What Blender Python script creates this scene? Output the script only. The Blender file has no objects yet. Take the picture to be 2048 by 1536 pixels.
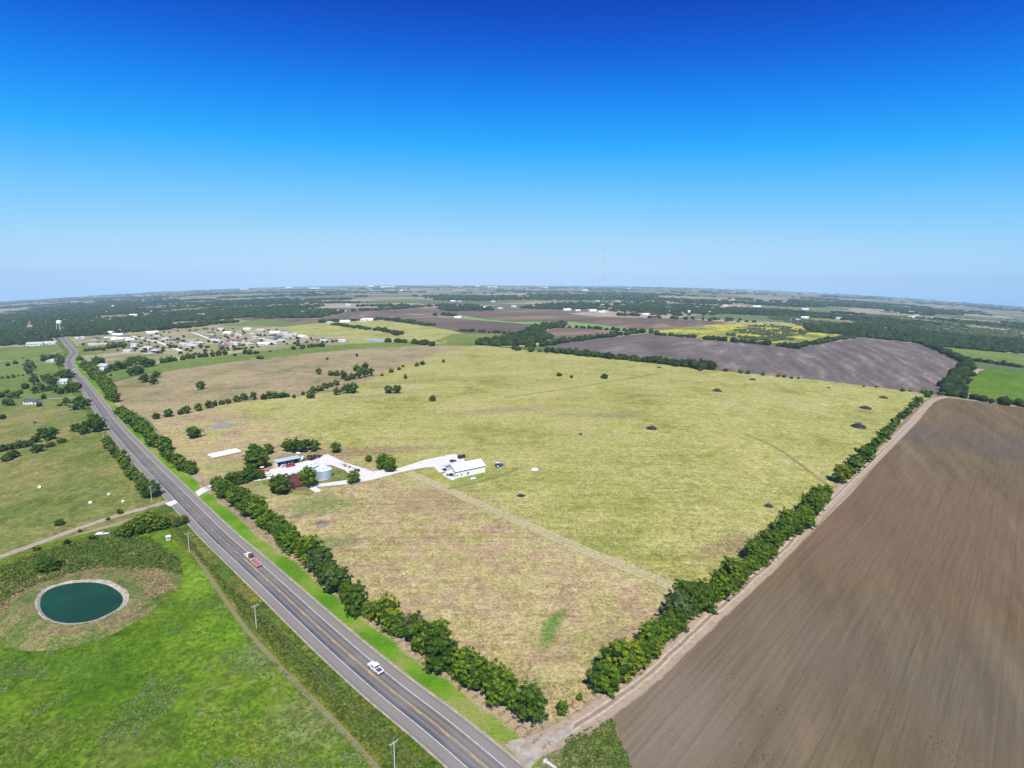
import bpy, bmesh, math, random
import numpy as np
from mathutils import Vector, Matrix, Euler
random.seed(7); rng = np.random.default_rng(11)
sc = bpy.context.scene
COL = sc.collection
R = math.radians

# ------------------------------------------------------------------ camera, sky, sun
F, H, PITCH, ROLL, KAP = 1150.0, 125.0, R(10.08), R(0.30), 0.0787   # focal (px of a 2048 frame), drone height (m)
cam = bpy.data.cameras.new('camera'); camo = bpy.data.objects.new('camera', cam); COL.objects.link(camo)
cam.sensor_width = 36; cam.lens = 36 * F / 2048; cam.clip_start = 1; cam.clip_end = 60000
camo.location = (0, 0, H)
camo.rotation_euler = (Euler((R(90) - PITCH, 0, 0)).to_matrix() @ Matrix.Rotation(ROLL, 3, 'Z')).to_euler()
sc.camera = camo

SUN_EL, SUN_AZ = R(52), R(172)          # azimuth clockwise from +Y: behind the drone, a little to its right
w = bpy.data.worlds.new('World'); sc.world = w; w.use_nodes = True
nt = w.node_tree; nt.nodes.clear()
sky = nt.nodes.new('ShaderNodeTexSky'); sky.sky_type = 'NISHITA'; sky.sun_disc = False
sky.sun_elevation = SUN_EL; sky.sun_rotation = SUN_AZ; sky.altitude = 0
sky.air_density = 1.0; sky.dust_density = 0.0; sky.ozone_density = 6.0
bg = nt.nodes.new('ShaderNodeBackground'); bg.inputs['Strength'].default_value = 0.1
wo = nt.nodes.new('ShaderNodeOutputWorld')
sp = nt.nodes.new('ShaderNodeSeparateColor'); nt.links.new(sky.outputs[0], sp.inputs[0])
m1 = nt.nodes.new('ShaderNodeMath'); m1.operation = 'MULTIPLY'; m1.inputs[1].default_value = .08; nt.links.new(sp.outputs[1], m1.inputs[0])
cr = nt.nodes.new('ShaderNodeValToRGB'); nt.links.new(m1.outputs[0], cr.inputs[0])      # the photograph's vivid colour grade: sky brightness -> colour, the same over the whole dome
GRADE = [(.10, (.0, .030, .36)), (.16, (.0, .065, .52)), (.185, (.0, .120, .72)), (.225, (.002, .24, .93)), (.29, (.02, .42, 1.0)), (.40, (.17, .58, 1.0)), (.56, (.38, .70, .98)), (.70, (.50, .74, .96)), (1.0, (.62, .80, .96))]
while len(cr.color_ramp.elements) < len(GRADE): cr.color_ramp.elements.new(.5)
for e, (t, c) in zip(cr.color_ramp.elements, GRADE): e.position = t; e.color = (c[0], c[1], c[2], 1)
sv = nt.nodes.new('ShaderNodeVectorMath'); sv.operation = 'SCALE'; sv.inputs['Scale'].default_value = 10 / 2 ** .5; nt.links.new(cr.outputs[0], sv.inputs[0])
nt.links.new(sv.outputs[0], bg.inputs[0]); nt.links.new(bg.outputs[0], wo.inputs[0])

sl = bpy.data.lights.new('sun', 'SUN'); sl.energy = 4.6; sl.angle = R(0.53); sl.color = (1, 0.95, 0.87)
so = bpy.data.objects.new('sun', sl); COL.objects.link(so)
sd = Vector((math.sin(SUN_AZ) * math.cos(SUN_EL), math.cos(SUN_AZ) * math.cos(SUN_EL), math.sin(SUN_EL)))
so.rotation_euler = (-sd).to_track_quat('-Z', 'Y').to_euler(); so.location = (0, -50, 300)
vs = sc.view_settings; vs.view_transform = 'Standard'; vs.look = 'None'; vs.gamma = 1; vs.exposure = 0.5
sc.cycles.max_bounces = 5; sc.cycles.transparent_max_bounces = 12; sc.cycles.volume_bounces = 0
sc.cycles.caustics_reflective = False; sc.cycles.caustics_refractive = False

# ------------------------------------------------------------------ terrain: plain that falls away gently to either side
SEC = R(2)
def _m(th):
    s = min(abs(math.sin(th)), .75); return KAP * s ** 3
def slope_dir(x, y):
    """fall of the land per metre walked from the origin towards (x, y); facets of 2 degrees"""
    D = math.hypot(x, y)
    if D < 1e-9: return 0.0
    th = math.atan2(x, y); k = math.floor(th / SEC); a, b = k * SEC, (k + 1) * SEC
    ux, uy = x / D, y / D
    det = math.sin(a) * math.cos(b) - math.sin(b) * math.cos(a)
    al = (ux * math.cos(b) - math.sin(b) * uy) / det; be = (math.sin(a) * uy - ux * math.cos(a)) / det
    return al * _m(a) + be * _m(b)
def tz(x, y): return -slope_dir(x, y) * math.hypot(x, y)
def px(u, v, zo=0.0):
    """photo pixel (2048 x 1536) -> point on the ground (zo metres above it)"""
    a, b = (u - 1024) / F, (v - 768) / F
    a, b = a * math.cos(ROLL) + b * math.sin(ROLL), b * math.cos(ROLL) - a * math.sin(ROLL)
    dx, dy, dz = a, math.cos(PITCH) - b * math.sin(PITCH), -(math.sin(PITCH) + b * math.cos(PITCH))
    m = slope_dir(dx, dy) * math.hypot(dx, dy)
    t = (H - zo) / max(-dz - m, .0063)
    return (t * dx, t * dy)
def P3(u, v, zo=0.0):
    x, y = px(u, v, zo); return Vector((x, y, tz(x, y) + zo))
def W3(x, y, zo=0.0): return Vector((x, y, tz(x, y) + zo))
def dist(p): return math.hypot(p[0], p[1])
def loff(L, D): return L * (.012 + 5e-5 * D)

# ------------------------------------------------------------------ material helpers
MATS = {}
class NT:
    def __init__(s, name):
        s.m = bpy.data.materials.new(name); s.m.use_nodes = True; s.t = s.m.node_tree; s.t.nodes.clear(); s.geo = None
    def n(s, typ, **kw):
        q = s.t.nodes.new('ShaderNode' + typ)
        for k, v in kw.items(): setattr(q, k, v)
        return q
    def l(s, a, b): s.t.links.new(a, b)
    def pos(s):
        if s.geo is None: s.geo = s.n('NewGeometry')
        return s.geo.outputs['Position']
    def val(s, sock, v):
        if hasattr(v, 'is_linked') or hasattr(v, 'links'): s.l(v, sock)
        else: sock.default_value = v
    def math(s, op, a, b=0.0, c=None, clamp=False):
        q = s.n('Math', operation=op, use_clamp=clamp); s.val(q.inputs[0], a); s.val(q.inputs[1], b)
        if c is not None: s.val(q.inputs[2], c)
        return q.outputs[0]
    def rng(s, v, a, b, c=0.0, d=1.0, smooth=True):
        q = s.n('MapRange', interpolation_type='SMOOTHSTEP' if smooth else 'LINEAR'); s.val(q.inputs[0], v)
        for i, t in enumerate((a, b, c, d)): q.inputs[i + 1].default_value = t
        return q.outputs[0]
    def noise(s, vec, scale, detail=3.0, rough=.55, dist=0.0):
        q = s.n('TexNoise'); q.inputs['Scale'].default_value = scale; q.inputs['Detail'].default_value = detail
        q.inputs['Roughness'].default_value = rough; q.inputs['Distortion'].default_value = dist
        s.l(vec, q.inputs['Vector']); return q.outputs['Fac']
    def map(s, vec, rot=0.0, scale=(1, 1, 1), loc=(0, 0, 0)):
        q = s.n('Mapping'); s.l(vec, q.inputs[0]); q.inputs['Rotation'].default_value = (0, 0, rot); q.inputs['Scale'].default_value = scale; q.inputs['Location'].default_value = loc
        return q.outputs[0]
    def mix(s, f, a, b, blend='MIX'):
        q = s.n('Mix', data_type='RGBA', blend_type=blend); s.val(q.inputs[0], f); s.col(q.inputs[6], a); s.col(q.inputs[7], b); return q.outputs[2]
    def col(s, sock, c):
        if isinstance(c, tuple): sock.default_value = (*c, 1) if len(c) == 3 else c
        else: s.l(c, sock)
    def ramp(s, f, stops, mode='LINEAR'):
        q = s.n('ValToRGB'); s.l(f, q.inputs[0]); e = q.color_ramp; e.interpolation = mode
        while len(e.elements) < len(stops): e.elements.new(.5)
        for k, (p, c) in enumerate(stops): e.elements[k].position = p; e.elements[k].color = (*c, 1)
        return q.outputs[0]
    def out(s, color, rough=.9, spec=.15, bump=None, bs=.3, bd=.1, alpha=None, metal=0.0, trans=0.0):
        p = s.n('BsdfPrincipled'); s.col(p.inputs['Base Color'], color); s.val(p.inputs['Roughness'], rough)
        p.inputs['Specular IOR Level'].default_value = spec; p.inputs['Metallic'].default_value = metal
        if bump is not None:
            b = s.n('Bump'); b.inputs['Strength'].default_value = bs; b.inputs['Distance'].default_value = bd; s.l(bump, b.inputs['Height']); s.l(b.outputs[0], p.inputs['Normal'])
        o = s.n('OutputMaterial'); sh = p.outputs[0]
        if trans:
            tr = s.n('BsdfTranslucent'); s.col(tr.inputs[0], color); mx = s.n('MixShader'); mx.inputs[0].default_value = trans
            s.l(sh, mx.inputs[1]); s.l(tr.outputs[0], mx.inputs[2]); sh = mx.outputs[0]
        if alpha is not None:
            tp = s.n('BsdfTransparent'); mx = s.n('MixShader'); s.val(mx.inputs[0], alpha); s.l(tp.outputs[0], mx.inputs[1]); s.l(sh, mx.inputs[2]); sh = mx.outputs[0]
        s.l(sh, o.inputs[0]); MATS[s.m.name] = s.m; return s.m
    # soft patches on the ground, in world metres
    def wob(s, amp=6.0, scale=.06):
        q = s.n('TexNoise'); q.inputs['Scale'].default_value = scale; q.inputs['Detail'].default_value = 4.0; s.l(s.pos(), q.inputs['Vector'])
        v = s.n('VectorMath', operation='SUBTRACT'); s.l(q.outputs['Color'], v.inputs[0]); v.inputs[1].default_value = (.5, .5, .5)
        v2 = s.n('VectorMath', operation='SCALE'); s.l(v.outputs[0], v2.inputs[0]); v2.inputs['Scale'].default_value = amp * 2
        v3 = s.n('VectorMath', operation='ADD'); s.l(s.pos(), v3.inputs[0]); s.l(v2.outputs[0], v3.inputs[1]); return v3.outputs[0]
    def blob(s, vec, c, rx, ry, ang=0.0, soft=.5):
        """1 inside an ellipse at world c, fading out"""
        v = s.n('VectorMath', operation='SUBTRACT'); s.l(vec, v.inputs[0]); v.inputs[1].default_value = (c[0], c[1], 0)
        m = s.map(v.outputs[0], 0); q = m.node; q.vector_type = 'TEXTURE'; q.inputs['Rotation'].default_value = (0, 0, ang); q.inputs['Scale'].default_value = (rx, ry, 1e9)
        ln = s.n('VectorMath', operation='LENGTH'); s.l(m, ln.inputs[0]); return s.rng(ln.outputs['Value'], 1 - soft, 1 + soft, 1, 0)
    def half(s, vec, a, b, soft):
        """0 left of the world line a->b, 1 right of it"""
        d = Vector((b[0] - a[0], b[1] - a[1])).normalized(); nx, ny = d.y, -d.x
        q = s.n('VectorMath', operation='DOT_PRODUCT'); s.l(vec, q.inputs[0]); q.inputs[1].default_value = (nx, ny, 0)
        return s.rng(q.outputs['Value'], a[0] * nx + a[1] * ny - soft, a[0] * nx + a[1] * ny + soft)

def grass(name, stops, s=(.012, .07, .7), fine=.5, masks=None, bump=.5, stripe=None):
    q = NT(name); p = q.pos(); wv = q.wob()
    a = q.noise(wv, s[0], 4); b = q.noise(p, s[1], 5, .65); f = q.noise(p, s[2], 5, .7)
    k = q.math('ADD', q.math('MULTIPLY', a, .55), q.math('MULTIPLY', b, .45))
    c = q.ramp(q.rng(k, .36, .64, smooth=False), stops)
    if masks: c = masks(q, wv, c, b)
    if stripe is not None:
        st = q.noise(q.map(p, -stripe, (.012, .35, 1)), 1, 3); c = q.mix(q.rng(st, .42, .65, 0, .45), c, q.mix(1.0, c, (.72, .68, .6), 'MULTIPLY'))
    f3 = q.noise(p, s[2] * .33, 3, .6)
    g = q.math('MULTIPLY', q.rng(f, .36, .64, 1 - fine, 1 + fine * .8, smooth=False), q.rng(f3, .36, .64, 1 - fine * .4, 1 + fine * .4, smooth=False))
    gv = q.n('CombineColor'); [q.l(g, gv.inputs[i]) for i in range(3)]
    c = q.mix(1.0, c, gv.outputs[0], 'MULTIPLY')
    return q.out(c, .95, .08, bump=f, bs=bump, bd=.5)

def flat(name, c, rough=.6, spec=.3, metal=0.0, var=.12, sc_=1.2):
    q = NT(name); n = q.noise(q.pos(), sc_, 4); d = tuple(x * (1 - var * 1.6) for x in c); l = tuple(min(1, x * (1 + var)) for x in c)
    return q.out(q.mix(q.rng(n, .3, .7), d, l), rough, spec, metal=metal)

# ------------------------------------------------------------------ mesh helpers
class MB:
    def __init__(s): s.v = []; s.f = []; s.mi = []
    def add(s, vs, fs, M=None):
        o = len(s.v)
        s.v += [tuple(M @ Vector(p)) if M else tuple(p) for p in vs]; s.f += [tuple(i + o for i in f) for f in fs]; return s
    def box(s, cx, cy, cz, sx, sy, sz, rz=0, M=None, taper=1.0, tx=0):
        x, y, z = sx / 2, sy / 2, sz / 2; t = taper
        v = [(-x, -y, -z), (x, -y, -z), (x, y, -z), (-x, y, -z), (-x * t + tx, -y * t, z), (x * t + tx, -y * t, z), (x * t + tx, y * t, z), (-x * t + tx, y * t, z)]
        T = Matrix.Translation((cx, cy, cz)) @ Matrix.Rotation(rz, 4, 'Z')
        return s.add(v, [(3, 2, 1, 0), (4, 5, 6, 7), (0, 1, 5, 4), (1, 2, 6, 5), (2, 3, 7, 6), (3, 0, 4, 7)], (M @ T) if M else T)
    def prof(s, pts, y0, y1, M=None):
        """profile in xz swept along y"""
        n = len(pts); v = [(x, y0, z) for x, z in pts] + [(x, y1, z) for x, z in pts]
        return s.add(v, [tuple(range(n)), tuple(range(2 * n - 1, n - 1, -1))] + [(i, i + n, (i + 1) % n + n, (i + 1) % n) for i in range(n)], M)
    def tube(s, a, b, r, n=6, r2=None, cap=True):
        a, b = Vector(a), Vector(b); d = b - a; L = d.length
        if L < 1e-6: return s
        q = d.to_track_quat('Z', 'Y').to_matrix().to_4x4(); T = Matrix.Translation(a) @ q; r2 = r if r2 is None else r2
        v = [(r * math.cos(2 * math.pi * i / n), r * math.sin(2 * math.pi * i / n), 0) for i in range(n)] + [(r2 * math.cos(2 * math.pi * i / n), r2 * math.sin(2 * math.pi * i / n), L) for i in range(n)]
        f = [(i, (i + 1) % n, (i + 1) % n + n, i + n) for i in range(n)]
        if cap: f += [tuple(range(n - 1, -1, -1)), tuple(range(n, 2 * n))]
        return s.add(v, f, T)
    def lathe(s, prof, n=24, M=None):
        k = len(prof); v = [(r * math.cos(2 * math.pi * i / n), r * math.sin(2 * math.pi * i / n), z) for r, z in prof for i in range(n)]
        f = [(j * n + i, j * n + (i + 1) % n, (j + 1) * n + (i + 1) % n, (j + 1) * n + i) for j in range(k - 1) for i in range(n)]
        return s.add(v, f, M)
    def mesh(s, name, mat, smooth=False):
        me = bpy.data.meshes.new(name); me.from_pydata(s.v, [], s.f)
        if mat: me.materials.append(MATS[mat] if isinstance(mat, str) else mat)
        if smooth: me.polygons.foreach_set('use_smooth', [True] * len(me.polygons))
        me.update(); return me
    def build(s, name, mat, parent=None, loc=(0, 0, 0), rz=0, smooth=False):
        o = bpy.data.objects.new(name, s.mesh(name, mat, smooth)); COL.objects.link(o); o.location = loc; o.rotation_euler = (0, 0, rz)
        if parent: o.parent = parent
        return o
def tag(o, label, cat, group=None):
    o['label'] = label; o['category'] = cat
    if group: o['group'] = group
    return o
def thing(name, label, cat, loc, rz=0, group=None, scale=None):
    o = bpy.data.objects.new(name, None); o.empty_display_size = .5; COL.objects.link(o); o.location = loc; o.rotation_euler = (0, 0, rz)
    if scale: o.scale = scale
    return tag(o, label, cat, group)
def copy_tree(o, parent=None):
    c = o.copy(); COL.objects.link(c)
    if parent: c.parent = parent
    for ch in o.children: copy_tree(ch, c)
    return c
def struct(o): o['kind'] = 'structure'; return o
def heading(a, b): return math.atan2(b[1] - a[1], b[0] - a[0])

def sheet(name, pts, mat, L=1, world=False, kind=True):
    """a field laid on the land; pts are photo pixels (or world points)"""
    W = [p if world else px(*p) for p in pts]
    bm = bmesh.new(); bm.faces.new([bm.verts.new((x, y, 0)) for x, y in W])
    ths = [math.atan2(x, y) for x, y in W]
    if max(ths) - min(ths) < R(200): ks = range(math.floor(min(ths) / SEC), math.ceil(max(ths) / SEC) + 1)
    else: ks = range(-45, 45)
    for k in ks:
        bmesh.ops.bisect_plane(bm, geom=bm.verts[:] + bm.edges[:] + bm.faces[:], plane_co=(0, 0, 0), plane_no=(math.cos(k * SEC), -math.sin(k * SEC), 0), dist=1e-4)
    bmesh.ops.triangulate(bm, faces=bm.faces[:])
    for v in bm.verts: v.co.z = tz(v.co.x, v.co.y) + loff(L, dist(v.co))
    bmesh.ops.recalc_face_normals(bm, faces=bm.faces[:])
    me = bpy.data.meshes.new(name); bm.to_mesh(me); bm.free()
    if len(me.polygons) and me.polygons[0].normal.z < 0: me.flip_normals()
    me.materials.append(MATS[mat]); o = bpy.data.objects.new(name, me); COL.objects.link(o)
    return struct(o) if kind else o

def smooth_line(W, step):
    """Catmull-Rom through world points, resampled about every step metres"""
    W = [Vector(p[:2]) for p in W]; P = [2 * W[0] - W[1]] + W + [2 * W[-1] - W[-2]]; out = []
    for i in range(1, len(P) - 2):
        a, b, c, d = P[i - 1:i + 3]; n = max(1, int((c - b).length / step))
        for k in range(n):
            t = k / n; out.append(.5 * ((2 * b) + (c - a) * t + (2 * a - 5 * b + 4 * c - d) * t * t + (3 * b - a - 3 * c + d) * t ** 3))
    return out + [W[-1]]
def normals(Ln):
    N = []
    for i, p in enumerate(Ln):
        d = (Ln[min(i + 1, len(Ln) - 1)] - Ln[max(i - 1, 0)]).normalized(); N.append(Vector((d.y, -d.x)))
    return N
def ribbon(name, Ln, u0, u1, mat, z, seg=None, nu=1, link=True):
    """strip along a line from offset u0 to u1 (metres to the right of travel), with UVs in metres; seg = list of (s0, s1) to keep"""
    N = normals(Ln); S = [0]
    for a, b in zip(Ln, Ln[1:]): S.append(S[-1] + (b - a).length)
    v, f, uv = [], [], []
    for i, (p, n) in enumerate(zip(Ln, N)):
        for k in range(nu + 1):
            u = u0 + (u1 - u0) * k / nu; q = p + n * u; D = q.length
            v.append((q.x, q.y, tz(q.x, q.y) + z + 5e-5 * D * (z / .05))); uv.append((u, S[i]))
    m = nu + 1
    for i in range(len(Ln) - 1):
        if seg and not any(a <= S[i] < b for a, b in seg): continue
        for k in range(nu): f.append((i * m + k, i * m + k + 1, (i + 1) * m + k + 1, (i + 1) * m + k))
    me = bpy.data.meshes.new(name); me.from_pydata(v, [], f); l = me.uv_layers.new(name='m')
    idx = np.zeros(len(me.loops), int); me.loops.foreach_get('vertex_index', idx); l.data.foreach_set('uv', np.array(uv, 'f')[idx].ravel())
    me.update()
    if len(me.polygons) and me.polygons[0].normal.z < 0: me.flip_normals()
    me.materials.append(MATS[mat]); o = bpy.data.objects.new(name, me); COL.objects.link(o); return struct(o)

# ------------------------------------------------------------------ ground materials
def far_ground():
    q = NT('patchwork'); p = q.pos(); m = q.map(p, .35, (.0016, .0027, 0))
    v = q.n('TexVoronoi', distance='CHEBYCHEV'); v.inputs['Scale'].default_value = 1; v.inputs['Randomness'].default_value = .75; q.l(m, v.inputs['Vector'])
    sp = q.n('SeparateColor'); q.l(v.outputs['Color'], sp.inputs[0])
    c = q.ramp(sp.outputs[0], [(0, (.10, .14, .055)), (.22, (.33, .27, .17)), (.45, (.13, .17, .06)), (.6, (.37, .30, .22)), (.75, (.22, .21, .10)), (.9, (.16, .12, .10))], 'CONSTANT')
    n = q.noise(p, .02, 6, .7); c = q.mix(q.rng(n, .35, .7, .0, .5), c, (.09, .12, .045))
    return q.out(c, .95, .05)
far_ground()

gA, gB = px(815, 955), px(1390, 1195)
def pasture_masks(q, wv, c, b):
    f2 = q.noise(q.pos(), .35, 4, .7)
    brown = q.ramp(b, [(.3, (0.330, 0.219, 0.142)), (.5, (0.459, 0.314, 0.208)), (.7, (0.354, 0.292, 0.135))])
    hm = q.half(wv, gA, gB, 16)                                   # the strip nearer the road is browner
    near = q.math('MULTIPLY', hm, q.rng(b, .28, .6, .95, .35)); c = q.mix(near, c, brown)
    for (u, v), rx, ry, an, k, col in [((700, 905), 60, 12, 10, .75, (.27, .185, .105)), ((1010, 820), 60, 12, 20, .5, (.30, .22, .13)), ((760, 790), 50, 10, 30, .5, (.25, .21, .13)),
                                       ((420, 835), 60, 12, -10, .6, (.30, .24, .13)), ((1180, 830), 50, 14, 0, .5, (.29, .22, .12)), ((1480, 1090), 26, 8, 30, .7, (.28, .2, .12)), ((870, 1000), 30, 16, 0, .5, (.26, .18, .10))]:
        c = q.mix(q.math('MULTIPLY', q.blob(wv, px(u, v), rx, ry, R(an), .6), k), c, col)
    for (u, v), rx, ry, an, k, col in [((1105, 1255), 3.2, 13, -22, .9, (.10, .20, .028)), ((1045, 1370), 8, 4, 0, .6, (.15, .21, .05)), ((640, 1010), 20, 13, 0, .75, (.17, .22, .06)), ((660, 1085), 12, 7, 0, .7, (.15, .21, .06)),
                                       ((590, 955), 40, 26, 0, .7, (.15, .20, .055)), ((470, 930), 26, 14, 0, .6, (.24, .26, .07)), ((960, 955), 22, 9, 40, .75, (.22, .27, .06)), ((1360, 1320), 14, 9, 40, .5, (.2, .24, .05)),
                                       ((1200, 1090), 18, 8, -35, .5, (.18, .22, .04)), ((1190, 1300), 14, 12, 0, .35, (.2, .22, .06)), ((880, 760), 120, 18, 20, .35, (.16, .19, .07)), ((760, 715), 150, 25, 15, .4, (.26, .22, .14))]:
        c = q.mix(q.math('MULTIPLY', q.blob(wv, px(u, v), rx, ry, R(an), .6), k), c, col)
    for (u, v), rx, ry, col in [((645, 1046), 4.5, 3, (.10, .09, .09)), ((445, 852), 8, 5, (.12, .11, .11)), ((600, 1030), 5, 4, (.22, .17, .14))]:
        c = q.mix(q.math('MULTIPLY', q.blob(wv, px(u, v), rx, ry, 0, .5), .85), c, col)
    br = q.noise(q.map(wv, .5, (.006, .018, 1)), 1, 3, .6)
    c = q.mix(q.rng(br, .5, .66, 0, .55), c, q.mix(1.0, c, (1.10, 1.10, 1.25), 'MULTIPLY')); c = q.mix(q.rng(br, .5, .36, 0, .5), c, q.mix(1.0, c, (.72, .84, .62), 'MULTIPLY'))
    return q.mix(q.rng(f2, .54, .66, 0, .32), c, q.mix(1.0, c, (.60, .66, .46), 'MULTIPLY'))
grass('pasture_dry', [(0, (0.227, 0.224, 0.054)), (.35, (0.323, 0.318, 0.087)), (.65, (0.374, 0.354, 0.118)), (1, (0.397, 0.349, 0.148))], masks=pasture_masks, fine=.42, stripe=R(-58))
grass('pasture_pale', [(0, (0.168, 0.163, 0.063)), (.4, (0.263, 0.219, 0.108)), (.7, (0.326, 0.255, 0.135)), (1, (0.315, 0.286, 0.108))], s=(0.011, 0.051, 0.450), fine=.3)
grass('pasture_green', [(0, (0.094, 0.133, 0.023)), (.4, (0.154, 0.180, 0.042)), (.7, (0.220, 0.200, 0.067)), (1, (0.241, 0.205, 0.075))], s=(0.013, 0.061, 0.418), fine=.4)
grass('hay_green', [(0, (0.099, 0.153, 0.032)), (.5, (0.140, 0.189, 0.035)), (1, (0.180, 0.207, 0.049))], s=(0.005, 0.027, 0.210), fine=.25)
def lawn_masks(q, wv, c, b):
    f2 = q.noise(q.pos(), .22, 5, .75)
    c = q.mix(q.math('MULTIPLY', q.rng(f2, .52, .72), q.rng(q.noise(wv, .022, 3), .45, .62)), c, (0.208, 0.195, 0.090))
    for (u, v), rx, ry, an, k, col in [((620, 1440), 12, 8, -45, .7, (0.176, 0.187, 0.072)), ((520, 1310), 9, 6, -45, .5, (0.160, 0.195, 0.072)), ((440, 1270), 15, 9, -45, .7, (.115, .225, .010)), ((390, 1160), 15, 7, -50, .8, (.155, .255, .018)),
                                       ((60, 1480), 16, 7, 10, .5, (0.120, 0.133, 0.030)), ((250, 1500), 10, 8, 0, .4, (0.160, 0.156, 0.048)), ((120, 1330), 20, 8, 0, .5, (0.072, 0.140, 0.012))]:
        c = q.mix(q.math('MULTIPLY', q.blob(wv, px(u, v), rx, ry, R(an), .6), k), c, col)
    return c
grass('lawn', [(0, (0.050, 0.115, 0.005)), (.35, (0.076, 0.157, 0.006)), (.7, (0.113, 0.186, 0.012)), (1, (0.153, 0.191, 0.023))], s=(0.018, 0.076, 0.540), fine=.42, masks=lawn_masks, bump=.7)
grass('rough_grass', [(0, (.075, .12, .028)), (.35, (.13, .165, .04)), (.6, (.20, .19, .07)), (.85, (.23, .18, .09)), (1, (.16, .11, .06))], s=(.05, .22, 1.5), fine=.55, bump=.9)
grass('weeds_ground', [(0, (0.048, 0.090, 0.007)), (.4, (0.081, 0.135, 0.012)), (.7, (0.142, 0.153, 0.018)), (1, (0.190, 0.153, 0.036))], s=(0.048, 0.225, 0.960), fine=.6, bump=.9)
grass('flowers', [(0, (.13, .17, .05)), (.45, (.20, .22, .05)), (.6, (.44, .38, .035)), (.8, (.50, .43, .04)), (1, (.18, .2, .05))], s=(.012, .05, .3), fine=.3)
grass('bright_crop', [(0, (.13, .27, .05)), (1, (.2, .34, .09))], s=(.01, .05, .3), fine=.2)
grass('tan_ground', [(0, (.13, .17, .06)), (.4, (.24, .24, .10)), (.7, (.34, .29, .17)), (1, (.36, .30, .19))], s=(.008, .03, .3), fine=.25)
grass('dry_fringe', [(0, (.2, .18, .07)), (.5, (.34, .27, .16)), (1, (.4, .31, .2))], s=(.05, .3, 2), fine=.4)

def soil(name, ang, cols, wide=.03, extra=None):
    q = NT(name); p = q.pos(); r = q.map(p, ang, (1, 1, 1))        # rows run along local y
    a = q.noise(q.map(r, 0, (wide, wide * .25, 1)), 1, 4, .6); st = q.noise(q.map(r, 0, (.8, .010, 1)), 1, 4, .7); st2 = q.noise(q.map(r, 0, (.12, .004, 1), (3, 7, 0)), 1, 3); f = q.noise(p, 1.6, 5, .75)
    c = q.ramp(q.rng(q.math('ADD', q.math('MULTIPLY', a, .72), q.math('MULTIPLY', st2, .28)), .36, .64, smooth=False), cols)
    if extra: c = extra(q, c)
    mu = q.math('MULTIPLY', q.rng(st, .35, .65, .86, 1.12, smooth=False), q.rng(f, .25, .75, .84, 1.16, smooth=False))
    sx = q.n('SeparateXYZ'); q.l(r, sx.inputs[0])
    ln = q.math('ABSOLUTE', q.math('SUBTRACT', q.math('FRACT', q.math('ADD', q.math('DIVIDE', sx.outputs[0], 12.2), q.math('MULTIPLY', st2, .05))), .5))
    mu = q.math('MULTIPLY', mu, q.rng(ln, .004, .02, .80, 1.0))
    gv = q.n('CombineColor'); [q.l(mu, gv.inputs[i]) for i in range(3)]
    wv = q.math('SINE', q.math('MULTIPLY', sx.outputs[0], 6.2832 / 1.0))
    return q.out(q.mix(1.0, c, gv.outputs[0], 'MULTIPLY'), .95, .05, bump=f, bs=.5, bd=.25)
t0, t1 = px(1300, 1345), px(1740, 925)
ROWS = math.atan2(t1[0] - t0[0], t1[1] - t0[1])
def near_soil(q, c):
    wv = q.wob(14, .02)
    for (u, v), rx, ry, k, col in [((1850, 1040), 60, 90, .8, (0.148, 0.098, 0.062)), ((1650, 1080), 30, 30, .45, (0.161, 0.109, 0.071)), ((2040, 900), 60, 60, .6, (0.097, 0.085, 0.067)), ((1480, 1330), 26, 70, .5, (0.161, 0.130, 0.093)), ((1330, 1440), 14, 30, .6, (0.199, 0.165, 0.119)), ((1950, 1400), 45, 45, .45, (0.105, 0.096, 0.071)), ((1780, 860), 40, 40, .45, (0.110, 0.099, 0.085))]:
        c = q.mix(q.math('MULTIPLY', q.blob(wv, px(u, v), rx, ry, -ROWS, .7), k), c, col)
    g = q.noise(q.pos(), .05, 5, .7); return q.mix(q.rng(g, .6, .72, 0, .25), c, (0.118, 0.130, 0.055))
soil('plowed_near', ROWS, [(0, (0.106, 0.077, 0.041)), (.4, (0.133, 0.098, 0.051)), (.7, (0.142, 0.109, 0.059)), (1, (0.175, 0.129, 0.071))], .018, near_soil)
soil('plowed_mid', ROWS, [(0, (.098, .080, .072)), (.4, (.128, .104, .090)), (.7, (.165, .136, .118)), (1, (.26, .21, .165))], .012)
soil('plowed_far', ROWS + .3, [(0, (0.105, 0.076, 0.060)), (.5, (0.140, 0.102, 0.076)), (.8, (0.190, 0.138, 0.089)), (1, (0.260, 0.194, 0.111))], .006)
q = NT('concrete_drive'); n = q.noise(q.pos(), .4, 5); q.out(q.mix(q.rng(n, .3, .7), (.54, .52, .48), (.67, .65, .61)), .85, .2)
q = NT('gravel'); n = q.noise(q.pos(), .35, 5); n2 = q.noise(q.pos(), 3, 4, .8)
c = q.mix(q.rng(n, .3, .7), (.30, .26, .21), (.48, .42, .34)); q.out(q.mix(q.rng(n2, .3, .75), q.mix(1.0, c, (.75, .75, .75), 'MULTIPLY'), c), .95, .1, bump=n2, bs=.4, bd=.05)

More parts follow.
